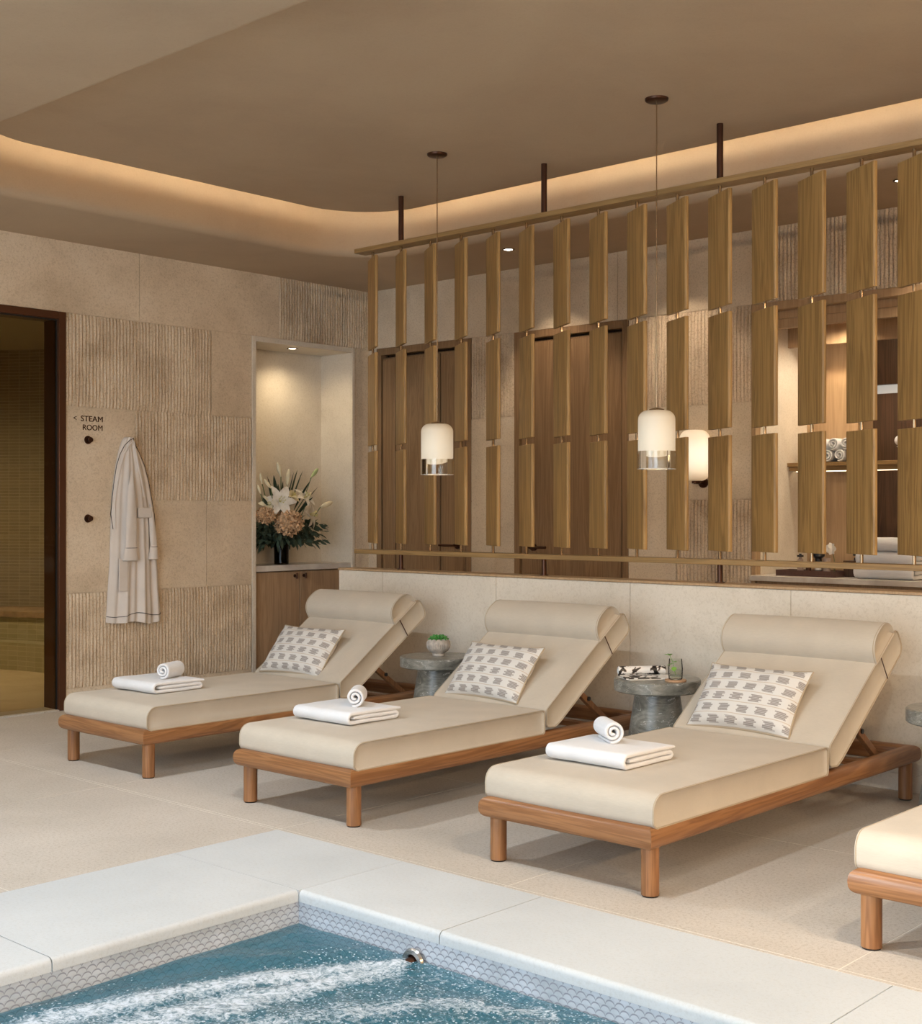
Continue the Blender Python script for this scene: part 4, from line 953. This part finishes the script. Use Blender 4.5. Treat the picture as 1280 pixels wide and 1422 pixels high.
f = MB(); f.tube([(0, 0, .02), (-.008, -.01, .08), (-.022, -.018, .118)], .0014, 6)
for p, d in (((-.02, -.016, .112), (-1, -.6, .35)), ((-.02, -.016, .115), (.5, -1, .5)), ((-.008, -.012, .085), (1, -.6, .1)), ((-.006, -.01, .075), (-1, -.9, -.3)), ((.0, -.01, .06), (.5, -1, -.6))): blade(f, p, d, .032, .026, .1, .2, 5)
f.build('mint_sprig', 'mint', gl, smooth=80)

# ------------------------------------------------------------------ loungers (local origin: middle of the foot edge on the floor)
def rail_profile(w_, h_, n=20, e=2.6):
    return [((abs(math.cos(a)) ** (2 / e)) * math.copysign(w_ / 2, math.cos(a)), (abs(math.sin(a)) ** (2 / e)) * math.copysign(h_ / 2, math.sin(a))) for a in [2 * PI * k / n for k in range(n)]]
HW, LL, ZF = .385, 2.15, .203
def rail(mb, p0, p1, m0, m1):
    """rail from p0 to p1 with mitred ends; m0/m1: the miter slope at each end"""
    p0, p1 = Vector(p0), Vector(p1); d = (p1 - p0).normalized(); s_ = Vector((d.y, -d.x, 0)); prof = rail_profile(.078, .078); rr = []
    for p, m_ in ((p0, m0), (p1, m1)): rr.append([p + s_ * a + Vector((0, 0, b)) + d * a * m_ for a, b in prof])
    mb.rings(rr)
def pipe(o, x, P_, N_):
    for sx in (-1, 1):
        f = MB(); q = [(sx * x, (p - n * .002).x, (p - n * .002).y) for p, n in zip(P_, N_)]; f.tube(q + [q[0]], .0035, 6); f.build('piping', 'linen_pipe', o)
def lounger(x0, label):
    L = empty('sun_lounger', (x0, 3.66, 0), label=label, cat='sun lounger', group='row of sun loungers along the low wall')
    i = .039; c = [(-HW + i, i), (HW - i, i), (HW - i, LL - i), (-HW + i, LL - i)]
    for k, (nm, mt) in enumerate((('foot_rail', 'teak_x'), ('side_rail', 'teak_y'), ('head_rail', 'teak_x'), ('side_rail', 'teak_y'))):
        f = MB(); a = c[k]; b = c[(k + 1) % 4]; rail(f, (*a, ZF), (*b, ZF), -1, 1); f.build(nm, mt, L, smooth=50)
    for sx in (-1, 1):
        for yy in (.062, LL - .064):
            f = MB(); f.cyl((sx * .338, yy, .006), (sx * .338, yy, ZF - .02), .031, 24); o = f.build('leg', 'teak_z', L, bevel=0)
            f = MB(); f.cyl((sx * .338, yy, 0), (sx * .338, yy, .006), .027, 20); f.build('foot_pad', 'rubber', o)
    for yy in (.7, 1.45, 1.82): f = MB(); f.box(-HW + .07, HW - .07, yy, yy + .06, .175, .2); f.build('cross_bar', 'teak_x', L, bevel=.002)
    # seat cushion
    zt, zb = .348, .232; prof = round_poly([(.028, zb), (1.275, zb), (1.275, zt), (.028, zt)], [.03, .02, .022, .055])
    cr = lambda p, t: (.010 * t * math.sin(PI * min(1, max(0, p.x / 1.3))) ** .5 if p.y > zt - .03 else (.004 * t if p.x < .06 else 0))
    mb, P_, N_ = cushion(prof, -.376, .376, .014, cr); o = mb.build('seat_cushion', 'linen', L, smooth=60)
    pipe(o, .372, P_, N_)
    # backrest cushion
    poly = [(1.288, .262), (1.355, .258), (1.395, .278), (1.985, .686), (1.915, .790), (1.288, .350)]
    prof = round_poly(poly, [.02, .02, .03, .045, .035, .02])
    cr = lambda p, t: .008 * t * (1 if (p.y - .35) > (p.x - 1.29) * .70 - .03 and 1.33 < p.x < 1.9 else 0)
    mb, P_, N_ = cushion(prof, -.376, .376, .014, cr); o = mb.build('back_cushion', 'linen', L, smooth=60)
    pipe(o, .372, P_, N_)
    # bolster lying across the top of the backrest, held by a strap
    u = Vector((.823, .568)); nn = Vector((-.568, .823)); b0 = Vector((1.715, .6415)); bp = []
    for k in range(25):
        t = k / 24; a = PI * t; bp.append(b0 + u * (.105 - .105 * math.copysign(abs(math.cos(a)) ** .8, math.cos(a))) + nn * (.105 * math.sin(a) ** .75 + .003))
    mb, P_, N_ = cushion([Vector(p) for p in bp[::-1]], -.378, .378, .02, lambda p, t: .004 * t); o = mb.build('bolster', 'linen', L, smooth=60)
    pipe(o, .370, P_, N_)
    f = MB(); q0 = b0 + u * .03 
    a_ = b0 + u * .045 + nn * .002; b_ = a_ - nn * .115; 
    for sx in (-1, 1): f = MB(); f.rings([[(sx * .378 + e * .0012, p.x + u.x * s_, p.y + u.y * s_) for e, s_ in ((-1, -.0025), (1, -.0025), (1, .0025), (-1, .0025))] for p in (a_, b_)]); f.build('strap', 'bronze', L)
    # board under the backrest and its two props
    f = MB(); k0 = [Vector((1.40, .262)), Vector((1.97, .656))]; w_ = Vector((.57, -.82)) * .016
    f.rings([[(x, p.x, p.y) for p in (k0[0], k0[1], k0[1] + w_, k0[0] + w_)] for x in (-.33, .33)]); f.build('back_board', 'teak_y', L, bevel=.003)
    for sx in (-1, 1):
        f = MB(); x = sx * .30; p0 = Vector((1.585, .455)); p1 = Vector((1.875, .215)); dv = (p1 - p0).normalized(); sn = Vector((dv.y, -dv.x)) * .015
        p0 = Vector((1.60, .415))
        f.rings([[(xx, p.x, p.y) for p in (p0 - sn, p0 + sn, p1 + sn, p1 - sn)] for xx in (x - .013, x + .013)]); o = f.build('prop', 'teak_z', L, bevel=.002)
        f = MB(); f.cyl((x - .02, 1.70, .352), (x + .02, 1.70, .352), .011, 14); f.build('bolt', 'black', o)
    return L
P0x = 4.862; PITCH = 1.465
labs = ['beige cushioned wooden lounger nearest the flower niche, farthest from the camera', 'beige cushioned wooden lounger between the succulent table and the magazine table', 'beige cushioned wooden lounger right of the magazine table, complete in view', 'sunlit lounger cut off by the right edge of the picture']
L0 = lounger(P0x, labs[2])
for k, lb in ((-2, labs[0]), (-1, labs[1]), (1, labs[3])): c = copy_tree(L0); c.location.x = P0x + PITCH * k; c['label'] = lb

# scatter cushions
def scatter_cushion(x0, label, rz=0, dx=0, dy=0):
    W_, H_, T_ = .50, .33, .062; n, m_ = 30, 22
    f = MB(); 
    def pt(i, j, s):
        u = -1 + 2 * i / n; v = -1 + 2 * j / m_
        pin = 1 - .055 * (1 - v * v) ** 1 * abs(u) ** 3; pin2 = 1 - .085 * (1 - u * u) * abs(v) ** 3
        th = T_ * ((1 - abs(u) ** 2.6) ** .55) * ((1 - abs(v) ** 2.6) ** .55) if abs(u) < 1 and abs(v) < 1 else 0
        wr = .006 * noise.noise(Vector((u * 3 + x0 * 7, v * 3, s))) * (1 - abs(u) ** 4) + .004 * math.sin(9 * v + 3 * u) * max(0, abs(u) - .6) * (1 - v * v)
        return (u * W_ / 2 * pin, v * H_ / 2 * pin2, s * (th + .003) + wr * (1 if abs(u) < 1 and abs(v) < 1 else 0))
    for s in (1, -1):
        k0 = f.add([pt(i, j, s) for j in range(m_ + 1) for i in range(n + 1)])
        for j in range(m_):
            for i in range(n):
                q = [k0 + j * (n + 1) + i, k0 + j * (n + 1) + i + 1, k0 + (j + 1) * (n + 1) + i + 1, k0 + (j + 1) * (n + 1) + i]; uvq = [(a / n, b / m_) for a, b in ((i, j), (i + 1, j), (i + 1, j + 1), (i, j + 1))]
                if s < 0: q = q[::-1]; uvq = uvq[::-1]
                f.face(q, 0, uvq)
    ed = [pt(i, 0, 0) for i in range(n)] + [pt(n, j, 0) for j in range(m_)] + [pt(i, m_, 0) for i in range(n, 0, -1)] + [pt(0, j, 0) for j in range(m_, -1, -1)]
    o = f.build('scatter_cushion', 'ikat', None, smooth=80, label=label, cat='cushion', group='patterned cushions leaning on the loungers')
    g_ = MB(); g_.tube(ed, .0045, 6, False); g_.build('piping', 'linen_pipe', o)
    o.location = (x0 - .062 + dx, 5.062 + dy, .485); o.rotation_euler = (R(51), 0, R(rz)); return o
scatter_cushion(P0x, 'grey block patterned cushion on the lounger right of the magazine table', -1)
scatter_cushion(P0x - PITCH, 'grey block patterned cushion on the lounger between the two occupied side tables', -2)
scatter_cushion(P0x - 2 * PITCH, 'grey block patterned cushion on the lounger nearest the flower niche', 3, -.02)

# towels on the loungers: one folded, one rolled on top
place = [(0, 4.765, 4.09, R(-1), (4.725, 4.13), R(-37), 'on the lounger right of the magazine table'), (-1, 4.755, 4.09, R(0), (4.79, 4.12), R(-49), 'on the middle lounger'), (-2, 4.745, 4.09, R(1), (4.80, 4.13), R(-66), 'on the lounger nearest the flower niche')]
for k, x, y, rz, rp, rr_, wh in place:
    folded_towel('folded_towel', .33, .37, .058, (x + PITCH * k, y, .3575), rz, 'white folded towel ' + wh, 'folded towels on the loungers', 3 + k)
    towel_roll('rolled_towel', .165, .047, .0135, (rp[0] + PITCH * k, rp[1], .4145), rr_, 'small rolled towel on the folded towel ' + wh, group='rolled towels on the loungers')

# ------------------------------------------------------------------ water and the jet
m = bpy.data.materials.new('water'); m.use_nodes = True; M['water'] = m; nt = m.node_tree; nt.nodes.clear(); t = NT(m)
out = t.n('ShaderNodeOutputMaterial'); tr_ = t.n('ShaderNodeBsdfTransparent'); gl_ = t.n('ShaderNodeBsdfGlossy'); df = t.n('ShaderNodeBsdfDiffuse'); deep = t.n('ShaderNodeBsdfDiffuse')
tr_.inputs[0].default_value = (.55, .78, .84, 1); gl_.inputs['Roughness'].default_value = .04; df.inputs[0].default_value = (.70, .76, .84, 1)
deep.inputs[0].default_value = (.07, .25, .35, 1)
v = t.co('Object'); w1 = t.noise(v, 7, 4, .55, .6); w2 = t.noise(v, 30, 3, .6, .4)
bp = t.n('ShaderNodeBump'); bp.inputs['Strength'].default_value = .55; bp.inputs['Distance'].default_value = .03; t.l(t.m('ADD', w1, t.m('MULTIPLY', w2, .35)), bp.inputs['Height']); t.l(bp.outputs[0], gl_.inputs['Normal'])
fr = t.n('ShaderNodeFresnel'); fr.inputs[0].default_value = 1.33; t.l(bp.outputs[0], fr.inputs['Normal'])
body = t.n('ShaderNodeMixShader'); body.inputs[0].default_value = .45; t.l(tr_.outputs[0], body.inputs[1]); t.l(deep.outputs[0], body.inputs[2])
mx = t.n('ShaderNodeMixShader'); t.l(fr.outputs[0], mx.inputs[0]); t.l(body.outputs[0], mx.inputs[1]); t.l(gl_.outputs[0], mx.inputs[2])
at = t.n('ShaderNodeAttribute', attribute_name='foam'); fine2 = t.noise(v, 26, 6, .75, 1.6); fine = t.noise(v, 95, 3, .7, .3)
lace = t.m('MULTIPLY', t.m('ADD', t.m('ADD', at.outputs['Fac'], t.m('MULTIPLY', t.m('SUBTRACT', fine2, .5), 2.6)), t.m('MULTIPLY_ADD', t.m('SUBTRACT', fine, .5), 1.0, -.60)), 1.45, None, True)
vo = t.n('ShaderNodeTexVoronoi'); vo.inputs['Scale'].default_value = 70; t.l(v, vo.inputs['Vector'])
dots = t.m('MULTIPLY', t.m('LESS_THAN', vo.outputs['Distance'], .22), t.m('GREATER_THAN', t.m('ADD', at.outputs['Fac'], t.m('MULTIPLY', t.noise(v, 9, 3), .9)), .72))
fm = t.m('MULTIPLY', t.m('MAXIMUM', lace, t.m('MULTIPLY', dots, .7)), .82)
mx2 = t.n('ShaderNodeMixShader'); t.l(fm, mx2.inputs[0]); t.l(mx.outputs[0], mx2.inputs[1]); t.l(df.outputs[0], mx2.inputs[2]); t.l(mx2.outputs[0], out.inputs[0])
JX, JY = 4.83, PY1
# foam streaks fan out from the jets across the surface
streaks = [((JX - .02, JY - .06), (4.55, 2.55), (4.42, 2.05), (4.36, 1.4), .06, 1.15), ((JX, JY - .1), (4.75, 2.6), (4.66, 2.25), (4.55, 1.4), .09, 1.1), ((5.4, 2.9), (5.1, 2.75), (4.85, 2.45), (4.8, 1.9), .08, .85), ((PX0 + .03, PY1 - .6), (PX0 + .05, 2.2), (PX0 + .04, 1.8), (PX0 + .04, 1.2), .02, .45), ((5.8, 2.9), (5.4, 2.6), (5.1, 2.2), (5.0, 1.6), .14, .9)]
def bez(s_, t): 
    a, b, c, d = s_[:4]; q = 1 - t; return tuple(q ** 3 * a[i] + 3 * q * q * t * b[i] + 3 * q * t * t * c[i] + t ** 3 * d[i] for i in (0, 1))
samples = [(bez(s_, k / 30), s_[4], s_[5], k / 30) for s_ in streaks for k in range(31)]
WX1, WY0 = 7.4, .2; nx, nyy = 260, 230; mb = MB(); fo = []
def wz(x, y):
    q = Vector((x * 2.6, y * 2.6, 0)); return .012 * noise.noise(q) + .009 * noise.noise(q * 2.7) + .004 * noise.noise(q * 7)
for j in range(nyy + 1):
    for i in range(nx + 1):
        x = PX0 + (WX1 - PX0) * i / nx; y = WY0 + (PY1 - WY0) * j / nyy; f_ = 0
        wob = (.05 * noise.noise(Vector((x * 5, y * 5, 1))), .05 * noise.noise(Vector((x * 5, y * 5, 9))))
        for (px_, py_), w_, a_, tt in samples:
            d2 = (x + wob[0] - px_) ** 2 + (y + wob[1] - py_) ** 2
            if d2 < .09: f_ = max(f_, a_ * math.exp(-d2 / (w_ * (1 + tt)) ** 2))
        f_ = max(f_, .22 + .25 * noise.noise(Vector((x * 2.2, y * 2.2, 5))) - .35 * max(0, 1 - (x - PX0) / .35) + .38 * min(1, (x - PX0) / 1.0))
        mb.v.append((x, y, WZ + wz(x, y) * min(1, .3 + 6 * min(x - PX0, PY1 - y)) + .010 * f_)); fo.append(f_)
for j in range(nyy):
    for i in range(nx): a = j * (nx + 1) + i; mb.f.append((a, a + 1, a + nx + 2, a + nx + 1)); mb.mi.append(0)
k = mb.add([(PX0, PY0, WZ), (PX1, PY0, WZ), (PX1, WY0, WZ), (PX0, WY0, WZ), (WX1, WY0, WZ), (PX1, PY1, WZ), (WX1, PY1, WZ)]); mb.face((k, k + 1, k + 2, k + 4, k + 3)); mb.face((k + 4, k + 2, k + 5, k + 6)); fo += [.1] * 7
wo = mb.build('pool_water', 'water', None, smooth=180, label='foaming blue water in the hot tub pool', cat='water', kind='stuff')
at_ = wo.data.attributes.new('foam', 'FLOAT', 'POINT'); at_.data.foreach_set('value', fo)
j = empty('pool_jet', (JX, JY - .004, WZ - .004), label='round steel water jet at the far wall of the pool, half under the foam', cat='jet')
f = MB(); f.lathe([(.022, 0), (.042, .0), (.047, .006), (.042, .014), (.030, .016), (.023, .008), (.022, 0)], seg=32, caps=False); f.xform(Matrix.Rotation(PI / 2, 4, 'X')); f.build('ring', 'steel', j)
f = MB(); f.lathe([(.001, -.0), (.022, .0), (.020, .03), (.012, .045), (.011, .030), (.001, .028)], seg=20); f.xform(Matrix.Rotation(PI / 2, 4, 'X')); f.build('nozzle', 'bronze', j)
